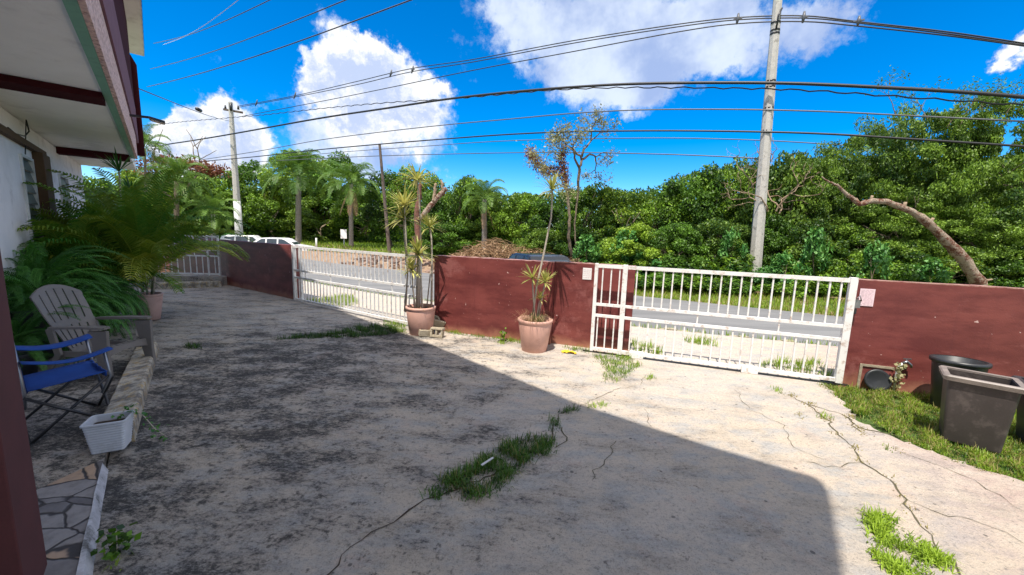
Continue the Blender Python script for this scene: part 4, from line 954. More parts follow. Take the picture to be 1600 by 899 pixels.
# far side of the road, left to right.  (px, top y, Y, width px, kind, extra words)
LEFT = 'dense round tree in the far tree line '
rows = [
 (215, 262, 34, 110, 'round', 'round tree rising just right of the house corner', None),
 (262, 272, 38, 110, 'round', 'tree under the reddish crown left of the far white-based pole', None),
 (300, 262, 40, 110, 'round', 'tree behind the dark-stemmed palm near the house corner', None),
 (340, 268, 42, 120, 'round', 'bright tree immediately left of the white-based utility pole', None),
 (395, 252, 46, 100, 'round', 'dark tree behind the white-based utility pole', 'leaf_dark'),
 (425, 275, 42, 100, 'round', 'tree above the white parked cars', None),
 (470, 236, 46, 130, 'round', 'tall tree directly behind the left big palm', None),
 (520, 242, 47, 130, 'round', 'tall tree between the two big palms', None),
 (500, 300, 43, 120, 'mass', 'low dark thicket tree between the two palm trunks', None),
 (575, 285, 42, 110, 'mass', 'dark leafy tree right of the second palm', None),
 (612, 268, 36, 110, 'round', 'round tree behind the thin leaning pole', None),
 (650, 264, 34, 110, 'round', 'tree behind the tall dracaena heads', None),
 (560, 330, 44, 120, 'mass', 'shadowy undergrowth behind the small white road sign', None),
 (430, 335, 44, 120, 'mass', 'shadowy undergrowth behind the parked cars', None),
 (340, 335, 40, 120, 'mass', 'shadowy undergrowth left of the white-based pole', None),
 (265, 330, 38, 120, 'mass', 'shadowy undergrowth behind the small yellow green palm', None),
 (695, 285, 27, 100, 'mass', 'leafy tree behind the sawn-off limb', 'leaf'),
 (733, 262, 26, 90, 'mass', 'taller leafy tree left of the drooping palm', 'leaf'),
 (770, 286, 27, 100, 'mass', 'vine covered tree behind the drooping palm', 'leaf'),
 (700, 345, 25, 110, 'mass', 'dark low thicket behind the left end of the brush pile', None),
 (760, 340, 25.5, 110, 'mass', 'dark low thicket behind the brush pile', 'leaf'),
 (815, 288, 24, 110, 'mass', 'leafy vine covered tree left of the bare flowering tree', 'leaf'),
 (860, 300, 23, 110, 'mass', 'leafy mass behind the tall leaning cane', 'leaf'),
 (935, 278, 21, 130, 'mass', 'leafy crown right behind the bare tree trunk', 'leaf'),
 (985, 292, 20.5, 120, 'round', 'leafy mass with a dark notch beside it right of the bare tree', None),
 (905, 350, 20, 100, 'mass', 'low dark thicket at the foot of the bare tree', None),
 (850, 350, 21, 100, 'mass', 'low thicket right of the brush pile', 'leaf'),
 (1040, 286, 19.5, 120, 'mass', 'leafy tree mass above the left half of the long gate', 'leaf'),
 (1090, 262, 19, 130, 'round', 'bright round tree midway between bare tree and grey pole', None),
 (1140, 250, 18.5, 120, 'round', 'bright round tree just left of the grey pole', None),
 (1000, 345, 15.8, 120, 'mass', 'front bush mass above the left part of the long gate', 'leaf'),
 (1060, 338, 15.2, 120, 'mass', 'front bush mass above the middle of the long gate', 'leaf'),
 (1125, 335, 15.3, 130, 'mass', 'front bush mass left of the foot of the grey pole', 'leaf'),
 (955, 365, 18.6, 90, 'mass', 'light green low bush above the white notice', 'leaf'),
 (1190, 238, 17.5, 110, 'mass', 'tangled mass directly behind the grey pole', 'leaf_yel'),
 (1240, 212, 16.5, 130, 'mass', 'vine draped crown with pale twigs right of the grey pole', 'leaf_yel'),
 (1300, 205, 16, 140, 'acacia', 'feathery crown left of the tallest right-hand tree', None),
 (1205, 330, 15.6, 110, 'mass', 'dark bush mass right behind the grey pole foot', None),
 (1265, 335, 14.8, 130, 'mass', 'bush mass above the right end of the long gate', 'leaf'),
 (1330, 345, 14.2, 120, 'mass', 'dark bush mass under the leaning pale limb', None),
 (1375, 158, 15.5, 160, 'acacia', 'tall feathery tree above the leaning pale limb', None),
 (1440, 128, 15, 180, 'acacia', 'tallest feathery tree with wispy top at right', None),
 (1510, 140, 14.2, 180, 'acacia', 'feathery tree right of the tallest one', None),
 (1590, 118, 13.6, 190, 'acacia', 'feathery tree at the right edge of the view', None),
 (1400, 285, 14.2, 160, 'acacia', 'lower feathery foliage behind the bend of the leaning limb', None),
 (1475, 300, 13.6, 160, 'acacia', 'lower feathery foliage behind the base of the leaning limb', None),
 (1560, 290, 13.0, 170, 'acacia', 'lower feathery foliage at right behind the wall', None),
 (1410, 370, 13.4, 130, 'mass', 'dark thicket behind the wall below the leaning limb', None),
 (1480, 385, 12.9, 120, 'mass', 'dark thicket behind the wall just left of the leaning limb foot', None),
 (1590, 375, 12.4, 140, 'mass', 'dark thicket behind the wall at the right edge', None),
 (1665, 250, 13.5, 200, 'acacia', 'feathery tree partly cut by the right edge', None),
]
for i_, (px, ty, Y, w, kind, lab, mat) in enumerate(rows):
    if kind != 'acacia' and mat != 'leaf_yel': mat = ['leaf_lime', 'leaf', 'leaf_dark', 'leaf', 'leaf_yel', 'leaf_dark'][(i_ * 5) % 6 if i_ % 3 else (i_ * 7) % 6]
    tree(px, ty, Y, w, kind, lab, 'tree', 'trees of the far tree line', mat)
# second and third ranks behind, seen only through gaps: one mass
def backwood():
    Vs = []; Ts = []; rng = np.random.default_rng(99)
    for px, ty, Y in [(180, 300, 60)] + [(x, y, Y) for x, y, Y in ((240, 300, 58), (330, 300, 60), (420, 305, 60), (500, 290, 60), (580, 305, 55), (650, 300, 45), (720, 305, 36), (790, 305, 34), (860, 305, 32), (930, 300, 30), (1000, 300, 28), (1070, 295, 26), (1140, 285, 25), (1210, 270, 24), (1280, 260, 23), (1350, 250, 22), (1430, 245, 21), (1520, 245, 20), (1620, 245, 19))]:
        top = at(px, ty, Y); gz = G(top.x, Y); n = 5200; s = Y / 25
        C = np.stack([top.x + rng.uniform(-2.4, 2.4, n) * s, Y + rng.uniform(-1.2, 1.2, n), gz + (top.z - gz) * rng.uniform(0, 1, n) ** .8], 1)
        C[:, 2] *= 1; Vs.append(leaves(C, np.tile((0, -.5, .6), (n, 1)), .24 * max(1, s), .6, rng)); Ts.append(rng.uniform(.1, .6, n))
    o = npmesh('dense_wood', np.concatenate(Vs), 4, 'leaf_dark', np.concatenate(Ts)); tag(o, kind='stuff')
backwood()

# front bushes in the verge
for (px, ty, Y, w, lab, mat) in [
 (1015, 400, 16.2, 70, 'low leafy weed bush left of the grey pole behind the long gate', 'leaf'), (1095, 398, 15.2, 70, 'low weed bush just left of the grey pole foot', 'leaf'),
 (1150, 405, 14.4, 60, 'light green weed bush at the grey pole foot', 'leaf_mint'), (1205, 410, 13.9, 60, 'light green weed bush right of the grey pole foot', 'leaf_mint'), (1245, 400, 13.9, 70, 'small weed bush near the right end of the long gate', 'leaf'),
 (985, 380, 16.6, 70, 'blue green broad-leaved bush above the left end of the long gate', 'leaf_mint'), (1300, 395, 13.2, 60, 'bright bush just above the gate corner', 'leaf'),
 (1350, 395, 12.9, 70, 'bright leafy bush above the pink notice', 'leaf'), (1420, 405, 12.3, 60, 'low dark bush behind the maroon wall', 'leaf_dark'),
 (365, 358, 33, 45, 'ferny bush beside the foot of the white-based pole', 'leaf_mint'), (400, 365, 40, 50, 'low bush beside the parked cars', 'leaf'), (1000, 430, 14.0, 90, 'knee-high weeds at the road edge behind the first bars of the long gate', 'leaf'), (1045, 425, 13.6, 90, 'knee-high weeds at the road edge, left middle of the long gate', 'leaf_dark'), (1095, 428, 13.2, 90, 'knee-high weeds at the road edge left of the grey pole', 'leaf'), (1145, 432, 12.9, 80, 'knee-high weeds at the road edge in front of the grey pole', 'leaf_dark'), (1225, 440, 12.4, 70, 'knee-high weeds at the road edge right of the grey pole', 'leaf'),
 (960, 405, 15.0, 90, 'waist-high bush above the gate post nearest the white notice', 'leaf'), (1270, 425, 12.6, 80, 'waist-high weeds under the vine draped crown', 'leaf'), (1060, 395, 14.6, 100, 'shoulder-high bush between gate centre and tree line', 'leaf_dark'), (1120, 390, 14.4, 100, 'shoulder-high bush touching the left side of the grey pole', 'leaf')]:
    tree(px, ty, Y, w, 'bush', lab, 'bush', 'bushes on the verge', mat)

for (px, ty, Y, w, lab) in ((985, 352, 15.6, 60, 'pale green broad-leaved shrub left of the foot of the bare tree line'), (1015, 385, 14.8, 55, 'lowest pale broad-leaved shrub above the left end of the long gate'), (1150, 345, 14.2, 45, 'pale broad-leaved shrub close left of the grey pole'),
                            (1232, 385, 13.0, 50, 'pale broad-leaved shrub right of the grey pole above the gate'), (1282, 345, 13.2, 45, 'pale broad-leaved shrub beneath the tip of the leaning limb'), (1375, 365, 12.2, 50, 'pale broad-leaved shrub above the pink notice'), (1460, 395, 11.9, 50, 'pale broad-leaved shrub left of the leaning trunk foot'),
                            (920, 360, 16.6, 50, 'pale broad-leaved shrub behind the white notice wall')):
    tree(px, ty, Y, w, 'bigleaf', lab, 'shrub', 'broad-leaved shrubs in the tree line')

# ------------------------------------------------------------------ palms
def frond(mb, base, d, L, nl, ll, lw, rng, droop=.9, vee=.5, tint=None, r0=.012, n=12, mats=True):
    """feather frond: arching midrib with two rows of leaflets"""
    p = Vector(base); dv = Vector(d).normalized(); pts = [p.copy()]; ds = [dv.copy()]
    for i in range(n):
        dv = (dv + Vector((0, 0, -droop * (i + 1) / n * .26))).normalized(); p = p + dv * (L / n); pts.append(p.copy()); ds.append(dv.copy())
    t0 = rng.uniform(.1, .6) if tint is None else tint; mb.tint = min(1, t0 + .25)
    mb.tube(pts, [r0 * (1 - .85 * i / n) for i in range(n + 1)], 4, False)
    for k in range(nl):
        f = .16 + .84 * k / nl; x = f * n; i = min(n - 1, int(x)); q = pts[i].lerp(pts[i + 1], x - i); dd__ = ds[i]
        sd_ = dd__.cross(Vector((0, 0, 1))); sd_ = sd_.normalized() if sd_.length > .05 else Vector((1, 0, 0)); upv = sd_.cross(dd__).normalized()
        l = ll * math.sin(math.pi * min(1, .18 + f * .80)) ** .6 * rng.uniform(.85, 1.1)
        for sg in (-1, 1):
            o = (sd_ * sg * .85 + dd__ * (.55 + .3 * f) + upv * vee * rng.uniform(.5, 1.1)).normalized(); e1 = q + o * l * .55; e2 = e1 + (o + Vector((0, 0, -.9))).normalized() * l * .5
            wv = dd__ * lw * .5; mb.tint = min(1, max(0, t0 + rng.gauss(0, .1)))
            mb.add([q - wv * .6, q + wv * .6, e1 + wv, e1 - wv, e2], [(0, 1, 2, 3), (3, 2, 4)])
def palm(px, basey, topy, Y, label, R, nf, trunk_r, mat='leaf_palm', lean=0, skirt=0, crown_y=None, tint=None, trunkmat='palm_bark', group='palms beyond the road'):
    c = at(px, crown_y, Y); gx = at(px - lean, basey, Y).x; gz = G(gx, Y); r = empty('palm_tree', (gx, Y, gz), label, 'palm tree', group); rng = random.Random(px)
    t = MB(); N_ = 14; t.tube([Vector((gx + (c.x - gx) * (i / N_) ** 1.3, Y, gz - .1 + (c.z - gz + .1) * i / N_)) for i in range(N_ + 1)], [trunk_r * (1.15 - .3 * i / N_ + (.05 if i % 2 else 0)) for i in range(N_ + 1)], 10); t.build('trunk', trunkmat, r)
    for i in range(nf):
        az = i * 2.399 + rng.uniform(-.2, .2); el = 1.35 - 1.5 * (i + .5) / nf + rng.uniform(-.1, .1); b = MB(); d = Vector((math.cos(az) * math.cos(el), math.sin(az) * math.cos(el), math.sin(el)))
        frond(b, c + d * .1, d, R * rng.uniform(.85, 1.1), 60, R * .27, R * .0125, rng, droop=1.35, vee=.35, tint=tint, r0=.02 * R / 2); b.build('frond', mat, r)
    for i in range(skirt):
        az = rng.uniform(0, 6.28); b = MB(); d = Vector((math.cos(az) * .5, math.sin(az) * .5, -.85)); frond(b, c - Vector((0, 0, .2)), d, R * .9, 26, R * .15, R * .02, rng, droop=.6, vee=-.2, tint=.9); o = b.build('dead_frond', 'straw', r); o['label'] = 'dead brown hanging frond'
    return r
palm(467, 392, 240, 37, 'big feathery palm with grey trunk, left of the two tall palms', 3.9, 26, .24, crown_y=276)
palm(549, 392, 250, 33, 'second tall palm with a brown skirt, right of the first', 2.9, 24, .17, crown_y=288, skirt=5)
palm(276, 388, 255, 29, 'palm with dark stem rising above the areca near the house corner', 2.7, 20, .17, crown_y=284, trunkmat='bark')
palm(333, 385, 320, 30, 'small yellow green palm left of the white-based pole', 2.2, 20, .15, crown_y=335, tint=.75)
palm(757, 395, 280, 23.5, 'drooping palm behind the brush pile with a hanging dead frond', 1.9, 18, .16, crown_y=312, skirt=3)
palm(226, 330, 210, 24, 'tall palm half hidden behind the house corner', 1.7, 20, .07, crown_y=232, trunkmat='bark')

# ------------------------------------------------------------------ special trees
def px_tube(mb, pts, Y, n=10):
    P = []; rs = []
    for (x, y, w) in pts: P.append(at(x, y, Y)); rs.append(w / 2 / FPX * Y * .64 * random.uniform(.9, 1.13))
    mb.tube(P, rs, n); return P
# leaning pale limb on the right
r = empty('leaning_trunk', at(1535, 470, 11.2), 'pale crooked leaning trunk reaching left above the right-hand wall', 'tree'); b = MB()
def smooth_px(pts, k=4, jit=.9):
    out = []
    for a, c in zip(pts, pts[1:]):
        for i in range(k): f = i / k; out.append((a[0] + (c[0] - a[0]) * f + random.uniform(-jit, jit), a[1] + (c[1] - a[1]) * f + random.uniform(-jit, jit), (a[2] + (c[2] - a[2]) * f) * random.uniform(.93, 1.1)))
    return out + [pts[-1]]
px_tube(b, smooth_px([(1545, 490, 30), (1533, 450, 27), (1508, 408, 24), (1478, 376, 21), (1452, 350, 17), (1425, 331, 15), (1385, 316, 13), (1362, 314, 12), (1343, 319, 11), (1325, 306, 8), (1308, 290, 6), (1296, 285, 4), (1284, 276, 2)]), 11.2); b.build('trunk', 'flaky', r)
for pts in ([(1412, 326, 8), (1415, 316, 6)], [(1360, 314, 6), (1363, 306, 5)], [(1452, 350, 9), (1458, 341, 6)], [(1343, 318, 5), (1338, 310, 3)], [(1530, 440, 7), (1550, 437, 4)]):
    b = MB(); px_tube(b, pts, 11.2, 7); b.build('branch_stub', 'bark_pale', r)
# sawn trunk behind the left pot
r = empty('sawn_tree', at(655, 385, 19.5), 'reddish sawn-off tree trunk with a forked stub behind the tall dracaena', 'tree'); b = MB()
px_tube(b, smooth_px([(655, 400, 18), (653, 367, 15), (652, 330, 13), (656, 300, 10), (657, 285, 7)]), 19.5); b.build('trunk', 'bark_red', r)
b = MB(); px_tube(b, smooth_px([(652, 345, 11), (664, 333, 12), (678, 316, 12), (690, 302, 12), (698, 295, 10)]), 19.45); b.build('limb', 'flaky', r)
b = MB(); px_tube(b, smooth_px([(677, 316, 7), (680, 300, 7), (680, 287, 6)]), 19.4); px_tube(b, smooth_px([(692, 300, 7), (691, 288, 6), (689, 282, 4)]), 19.4); b.build('stub', 'bark_pale', r)
# bare tree with reddish creeper
BY = 18.5
r = empty('bare_tree', (at(893, 395, BY).x, BY, G(at(893, 395, BY).x, BY)), 'sparse bare tree hung with reddish creeper rising above the tree line', 'tree'); rr = random.Random(5); tips = []
b = MB(); px_tube(b, smooth_px([(893, 400, 8), (888, 370, 7.5), (890, 340, 6.5), (887, 310, 6), (884, 290, 6), (886, 275, 5.5)]), BY); px_tube(b, smooth_px([(900, 395, 4), (898, 350, 3.5), (903, 300, 5), (905, 265, 6.5), (909, 250, 6)]), BY)
root = at(909, 250, BY)
for (x, y, L, d) in ((909, 250, .95, (-.15, 0, 1)), (909, 250, 1.0, (.7, .2, .45)), (905, 262, 1.0, (-.5, -.2, .6)), (886, 278, 1.0, (-.5, 0, .7)), (909, 245, .9, (.3, -.3, .8))):
    branch(b, at(x, y, BY), Vector(d), L, .06, 4, rr, tips, bend=.8, up=.08, shrink=.70)
b.build('trunk', 'bark', r)
tl = MB(); P = np.array([t[0][:] for t in tips]); rng = np.random.default_rng(8); n = len(P)
C = np.repeat(P, 18, 0) + rng.normal(0, .14, (n * 18, 3)); off = np.array(r.location)
npmesh('foliage', leaves(C - off, np.tile((0, 0, 1.), (len(C), 1)), .12, .5, rng), 4, 'leaf_pale', rng.uniform(0, 1, len(C)), r)
b = MB(); cr = [(886, 285), (870, 262), (855, 265), (842, 255), (832, 240), (826, 232)]; px_tube(b, [(x, y, 2.2) for x, y in cr], BY); px_tube(b, [(x, y, 2) for x, y in ((885, 285), (882, 262), (876, 245), (880, 232))], BY)
b.build('creeper_stem', 'bark_red', r)
C = []
for k in range(2600):
    j = rng.integers(0, 9); seg = [(886, 285), (870, 262), (855, 265), (842, 255), (832, 240), (826, 232), (885, 285), (882, 262), (876, 245), (880, 232)]; a_, b2 = seg[j], seg[j + 1]
    if j == 5: continue
    f = rng.uniform(); q = at(a_[0] + (b2[0] - a_[0]) * f, a_[1] + (b2[1] - a_[1]) * f, BY); C.append(np.array(q) + rng.normal(0, .12, 3) - np.array([0, 0, abs(rng.normal(0, .16))]))
C = np.array(C) - off; npmesh('creeper', leaves(C, np.tile((0, -.6, .3), (len(C), 1)), .10, .5, rng, droop=1.2), 4, 'leaf_red', rng.uniform(0, 1, len(C)) ** 1.5, r)
# reddish crown near house corner
r = empty('red_leaved_tree', (at(275, 330, 33).x, 33, G(at(275, 330, 33).x, 33)), 'tree with dark reddish brown crown just right of the house corner', 'tree'); b = MB(); tips = []
branch(b, Vector(r.location), Vector((0, 0, 1)), 4.5, .16, 3, rr, tips, up=.1); b.build('trunk', 'bark', r)
C = []
for (x, y, w, h) in ((235, 262, 26, 12), (262, 252, 26, 9), (290, 258, 24, 8), (318, 262, 26, 8), (250, 275, 22, 12), (335, 268, 16, 8)):
    n = 420; c = np.array(at(x, y, 33)); C.append(c + rng.normal(0, 1, (n, 3)) * np.array([w, w * .6, h]) / FPX * 33 * .55)
C = np.concatenate(C) - np.array(r.location); npmesh('crown', leaves(C, np.tile((0, 0, 1.), (len(C), 1)), .26, .5, rng), 4, 'leaf_red', rng.uniform(0, .6, len(C)), r)
# pale twigs in the vine mass right of the pole, and wispy twigs on top of the right tree
for (x0, y0, x1, y1, Y, w, n, lab) in ((1205, 350, 1225, 260, 14.4, 5, 5, 'tangle of pale bare branches right of the grey pole'), (1185, 300, 1195, 225, 16.5, 3, 4, 'thin pale twigs poking above the tree line behind the grey pole')):
    b = MB(); tips = []; rr = random.Random(int(x0)); p = at(x0, y0, Y); q = at(x1, y1, Y)
    for k in range(n): branch(b, p + Vector((rr.uniform(-.4, .4), 0, rr.uniform(0, .6))), (q - p).normalized() + Vector((rr.uniform(-.4, .6), rr.uniform(-.3, .3), 0)), (q - p).length * .5, .028, 3, rr, tips, bend=.9, up=.05, shrink=.65)
    o = b.build('bare_branches', 'bark_pale', loc=p); tag(o, lab, 'bare branches')
tips = []; rr = random.Random(77)
o0 = empty('wispy_twigs', at(1540, 230, 14), 'wispy leafy twigs sticking up above the right-hand tree crown', 'branches')
for (x, y, dx) in ((1500, 200, -.1), (1535, 190, .15), (1570, 185, .1), (1590, 175, .3), (1480, 200, .2), (1450, 185, -.5), (1400, 180, -.6)):
    b = MB(); branch(b, at(x, y, 13.6), Vector((dx, 0, 1)), .62, .016, 2, rr, tips, bend=.5, up=.1, shrink=.7); b.build('twig', 'bark', o0)
P = np.array([t[0][:] for t in tips]); C = np.repeat(P, 26, 0) + rng.normal(0, .11, (len(P) * 26, 3)); npmesh('foliage', leaves(C - np.array(o0.location), np.tile((0, 0, 1.), (len(C), 1)), .09, .4, rng), 4, 'leaf_dark', rng.uniform(.2, 1, len(C)), o0)

# brush pile: dead branches beyond the road
p0 = at(770, 398, 18.5); gz = G(p0.x, 18.5); r = empty('brush_pile', (p0.x, 18.5, gz), 'heap of dead brown cut branches beyond the road', 'brush pile'); b = MB(); rr = random.Random(9); off = Vector(r.location)
def pile_h(x): return max(.0, 1.12 * math.exp(-((x + .2) / 1.5) ** 2) * .9 + .55 * math.exp(-((x - 2.2) / 1.8) ** 2) + .35)
for k in range(1500):
    x = rr.uniform(-2.6, 4.6); y = rr.uniform(-.8, .8); h = pile_h(x) * (1 - (y / 1.0) ** 2 * .6); z = h * rr.uniform(.3, 1); a = rr.uniform(0, 6.28); l = rr.uniform(.25, .9)
    d = Vector((math.cos(a), math.sin(a), rr.uniform(-.5, .5))) * l * .5; c = off + Vector((x, y, z)); m_ = Vector((rr.uniform(-.1, .1), 0, rr.uniform(-.02, .18)))
    b.tint = rr.random(); b.tube([c - d, c + m_, c + d], [.012, .010, .004], 3, False)
b.build('dead_branches', MT['straw'], r)
n = 3500; xx = rng.uniform(-2.8, 4.8, n); yy = rng.uniform(-.9, .9, n); C = np.stack([xx, yy, np.array([pile_h(x) for x in xx]) * rng.uniform(.1, .95, n) * (1 - yy ** 2 * .5)], 1)
npmesh('dead_leaves', leaves(C, np.tile((0, -.5, .6), (n, 1)), .11, .5, rng), 4, 'straw', rng.uniform(0, 1, n), r)

# ------------------------------------------------------------------ near greenery on the left
rp = random.Random(21)
pot('plant_pot', (-5.93, 6.16, .02), .13, .19, .43, 'pale_pink', 'pale pink pot holding the areca palm at the patio corner')
def areca(c, nf, L, label, zlo=.35, seed=1, mat='leaf_areca', tint=None, stems=5, el_hi=1.45, el_lo=.45, ll=.30):
    c = Vector(c); r = empty('areca_palm', c, label, 'potted palm', 'areca palms on the patio'); rng = random.Random(seed)
    for k in range(stems):
        a = rng.uniform(0, 6.28); s = MB(); q = c + Vector((math.cos(a) * .06, math.sin(a) * .06, 0)); s.tube([q, q + Vector((math.cos(a) * .05, math.sin(a) * .05, .35)), q + Vector((math.cos(a) * .1, math.sin(a) * .1, .7))], [.014, .012, .009], 6); s.build('stem', MT['drac_stem'], r)
    for i in range(nf):
        az = i * 2.399 + rng.uniform(-.3, .3); el = el_lo + (el_hi - el_lo) * rng.random(); b = MB(); z = zlo * rng.uniform(.3, 1.6)
        d = Vector((math.cos(az) * math.cos(el), math.sin(az) * math.cos(el), math.sin(el)))
        frond(b, c + Vector((math.cos(az) * .06, math.sin(az) * .06, z)), d, L * rng.uniform(.75, 1.12), 36, ll, .026, rng, droop=.95, vee=.35, tint=tint if tint is not None else (rng.uniform(.0, .25) if el > .75 else rng.uniform(.0, .75)), r0=.008); b.build('frond', mat, r)
    return r
areca((-5.93, 6.16, .42), 50, 1.75, 'big areca palm with yellowing fronds spreading out of the pale pink pot', seed=4)
areca(fp(9.3, -.75, .35), 30, 1.75, 'tall dark green palm against the brown column behind the areca', seed=6, tint=.15, el_lo=.7, ll=.34)
areca(fp(8.5, -.95, .35), 26, 1.2, 'bushy dark palm between the ferns and the window', seed=8, tint=.1, el_lo=.3)
def make_fern_mesh(seed):
    b = MB(); rng = random.Random(seed); frond(b, Vector((0, 0, 0)), Vector((1, 0, 1.0)), 1.0, 36, .095, .016, rng, droop=1.15, vee=.02, tint=rng.uniform(.2, .7), r0=.004, n=14)
    o = b.build('frond', 'leaf_fern', local=True); me = o.data; bpy.data.objects.remove(o); return me
FERN = [make_fern_mesh(s) for s in range(5)]
def fern(c, s, n, label, seed):
    c = Vector(c); r = empty('fern', c, label, 'fern', 'ferns along the patio'); rng = random.Random(seed)
    for i in range(n):
        o = bpy.data.objects.new('frond', rng.choice(FERN)); COL.objects.link(o); o.parent = r; o.rotation_euler = (rng.uniform(-.3, .3), rng.uniform(-.55, .95), i * 2.399 + rng.uniform(-.3, .3)); k = s * rng.uniform(.7, 1.15); o.scale = (k, k, k); o.location = (rng.uniform(-.08, .08), rng.uniform(-.08, .08), rng.uniform(-.1, .1))
def fernpot(c, h):
    c = Vector(c); r = pot('plant_pot', (c.x, c.y, .05), .13, .18, h, 'bin_black', None); return r
for i, (t, p, z, s, n, lab) in enumerate([(6.6, -1.10, .62, 1.05, 80, 'high fern at the left edge above the blue chair'), (6.9, -.98, .40, .95, 80, 'fern right behind the backrest of the taupe armchair, nearest the blue chair'), (7.6, -1.0, .60, 1.05, 90, 'large fern just above the taupe armchair backrest'),
                                      (8.1, -.80, .45, .95, 90, 'fern to the right of the taupe armchair'), (8.8, -.70, .55, .95, 80, 'fern close to the pale pink pot'), (5.9, -1.12, .35, .75, 60, 'low fern behind the blue folding chair'), (7.3, -1.15, .78, 1.1, 80, 'topmost fern against the white house wall')]):
    fern(fp(t, p, z), s * .88, n, lab, 100 + i)
    pr = pot('plant_pot', tuple(fp(t, p, .05)), .12, .17, max(.3, z - .05), 'bin_black', 'dark pot hidden under the ' + lab.replace('fern', 'fern', 1)); pr['label'] = 'dark pot under the ' + ' '.join(lab.split()[:11]); pr['group'] = 'dark fern pots'
# spiky dracaena silhouette against the soffit
r = empty('spiky_plant', fp(10.0, -.6, .05), 'spiky dark leaved plant silhouetted against the porch ceiling', 'plant'); b = MB(); c = at(186, 268, 6.7); base = world_loc(r); b.tube([base, base.lerp(c, .5) + Vector((.05, 0, 0)), c], .012, 7); b.build('stem', MT['drac_stem'], r); b = MB(); rosette(b, c, (0, 0, 1), 46, .42, .022, rp, .5); b.build('leaf_head', 'leaf_fern', r)
r = empty('spiky_plant', fp(11.2, -.5, .05), 'green spiky plant at the end of the porch near the far gate', 'plant'); b = MB(); c = at(205, 305, 7.6); base = world_loc(r); b.tube([base, c], .012, 7); b.build('stem', MT['drac_stem'], r); b = MB(); rosette(b, c, (0, 0, 1), 46, .45, .035, rp, .9); rosette(b, c - Vector((0, 0, .5)), (.3, 0, 1), 36, .4, .035, rp, .9); b.build('leaf_head', 'leaf_fern', r)

# ------------------------------------------------------------------ grass and weeds
def grass_area(name, polys, dens, L, w, mat, zf=lambda x, y: 0.0, lean=.55, seed=1, edge=0):
    rng = np.random.default_rng(seed); Vs = []; Ts = []
    for poly in polys:
        P = np.array(poly, float); lo = P.min(0); hi = P.max(0); ar = (hi[0] - lo[0]) * (hi[1] - lo[1]); n = int(ar * dens); q = rng.uniform(0, 1, (n, 2)) * (hi - lo) + lo
        ins = np.zeros(n, bool); j = len(P) - 1
        for i in range(len(P)):
            c = ((P[i, 1] > q[:, 1]) != (P[j, 1] > q[:, 1])) & (q[:, 0] < (P[j, 0] - P[i, 0]) * (q[:, 1] - P[i, 1]) / (P[j, 1] - P[i, 1] + 1e-12) + P[i, 0]); ins ^= c; j = i
        q = q[ins]; q = q + rng.normal(0, .02, q.shape)
        # clumpy
        cl = np.sin(q[:, 0] * 21 + np.sin(q[:, 1] * 17) * 2) + np.sin(q[:, 1] * 19 + np.sin(q[:, 0] * 13) * 2); keep = rng.uniform(-2.2, 1.2, len(q)) < cl; q = q[keep]; cl = cl[keep]
        n = len(q); z = np.array([zf(x, y) for x, y in q]); a = rng.uniform(0, 6.283, n); l = L * rng.uniform(.4, 1.3, n) * (1 + .2 * cl); s = rng.uniform(.1, 1, n) * lean
        d = np.stack([np.cos(a) * s, np.sin(a) * s, np.ones(n)], 1); d = nrm(d); b = np.stack([-np.sin(a), np.cos(a), np.zeros(n)], 1) * (w * .5); p = np.stack([q[:, 0], q[:, 1], z], 1)
        m = p + d * (l * .55)[:, None]; e = m + nrm(d + np.array([0, 0, -.7]) * s[:, None] * 1.3) * (l * .5)[:, None]
        Vs += [np.stack([p - b, m - b * .9, m + b * .9, p + b], 1), np.stack([m - b * .9, e - b * .15, e + b * .15, m + b * .9], 1)]; t = np.clip(.5 + .2 * cl + rng.normal(0, .2, n), 0, 1); Ts += [t, t]
    return tag(npmesh(name, np.concatenate(Vs), 4, mat, np.concatenate(Ts)), kind='stuff')
def gp(pts): return [tuple(gpt(x, y)[:2]) for x, y in pts]
# big clump in the slab joint, its shade put into the blade colour
grass_area('grass_clump', [gp([(683, 772), (690, 748), (722, 735), (770, 706), (800, 690), (842, 680), (866, 688), (860, 710), (820, 725), (800, 745), (775, 770), (725, 782)]), gp([(858, 676), (862, 658), (872, 658), (874, 672)]), gp([(668, 778), (672, 765), (690, 766), (688, 782)]), gp([(875, 645), (900, 636), (903, 640), (880, 648)])], 15000, .055, .005, 'grass_shade_tone', lean=1.3, seed=3)
grass_area('grass_clump', [gp([(430, 531), (470, 524), (520, 521), (560, 511), (600, 508), (618, 512), (620, 522), (570, 527), (500, 529)]), gp([(288, 541), (312, 540), (312, 545), (288, 546)])], 7000, .06, .006, 'grass_shade_tone', lean=1.1, seed=4)
grass_area('grass_clump', [gp([(1343, 803), (1365, 806), (1400, 810), (1420, 838), (1450, 855), (1488, 880), (1478, 890), (1445, 880), (1440, 899), (1400, 905), (1362, 868), (1362, 850), (1378, 850)])], 26000, .045, .006, 'grass', lean=1.3, seed=5)
wallfoot = lambda s0, s1, d0, d1, off=0: [tuple((WO + WU * s + WN * (-d + off))[:2]) for s, d in ((s0, .0), (s1, .0), (s1, d1), (s0, d0))]
grass_area('grass_strip', [wallfoot(.0, .5, .05, .10), wallfoot(.5, 1.9, .10, .13), wallfoot(2.2, 2.6, .14, .16), gp([(925, 555), (985, 558), (1000, 572), (960, 600), (940, 598), (945, 575)]), gp([(600, 500), (632, 505), (634, 522), (612, 520), (605, 510)])], 5500, .05, .005, 'grass', lean=.9, seed=6)
RIGHT = [(1275, 600), (1320, 603), (1420, 613), (1600, 632), (1640, 760), (1600, 757), (1550, 738), (1500, 725), (1450, 702), (1400, 676), (1360, 652), (1330, 640), (1305, 618)]
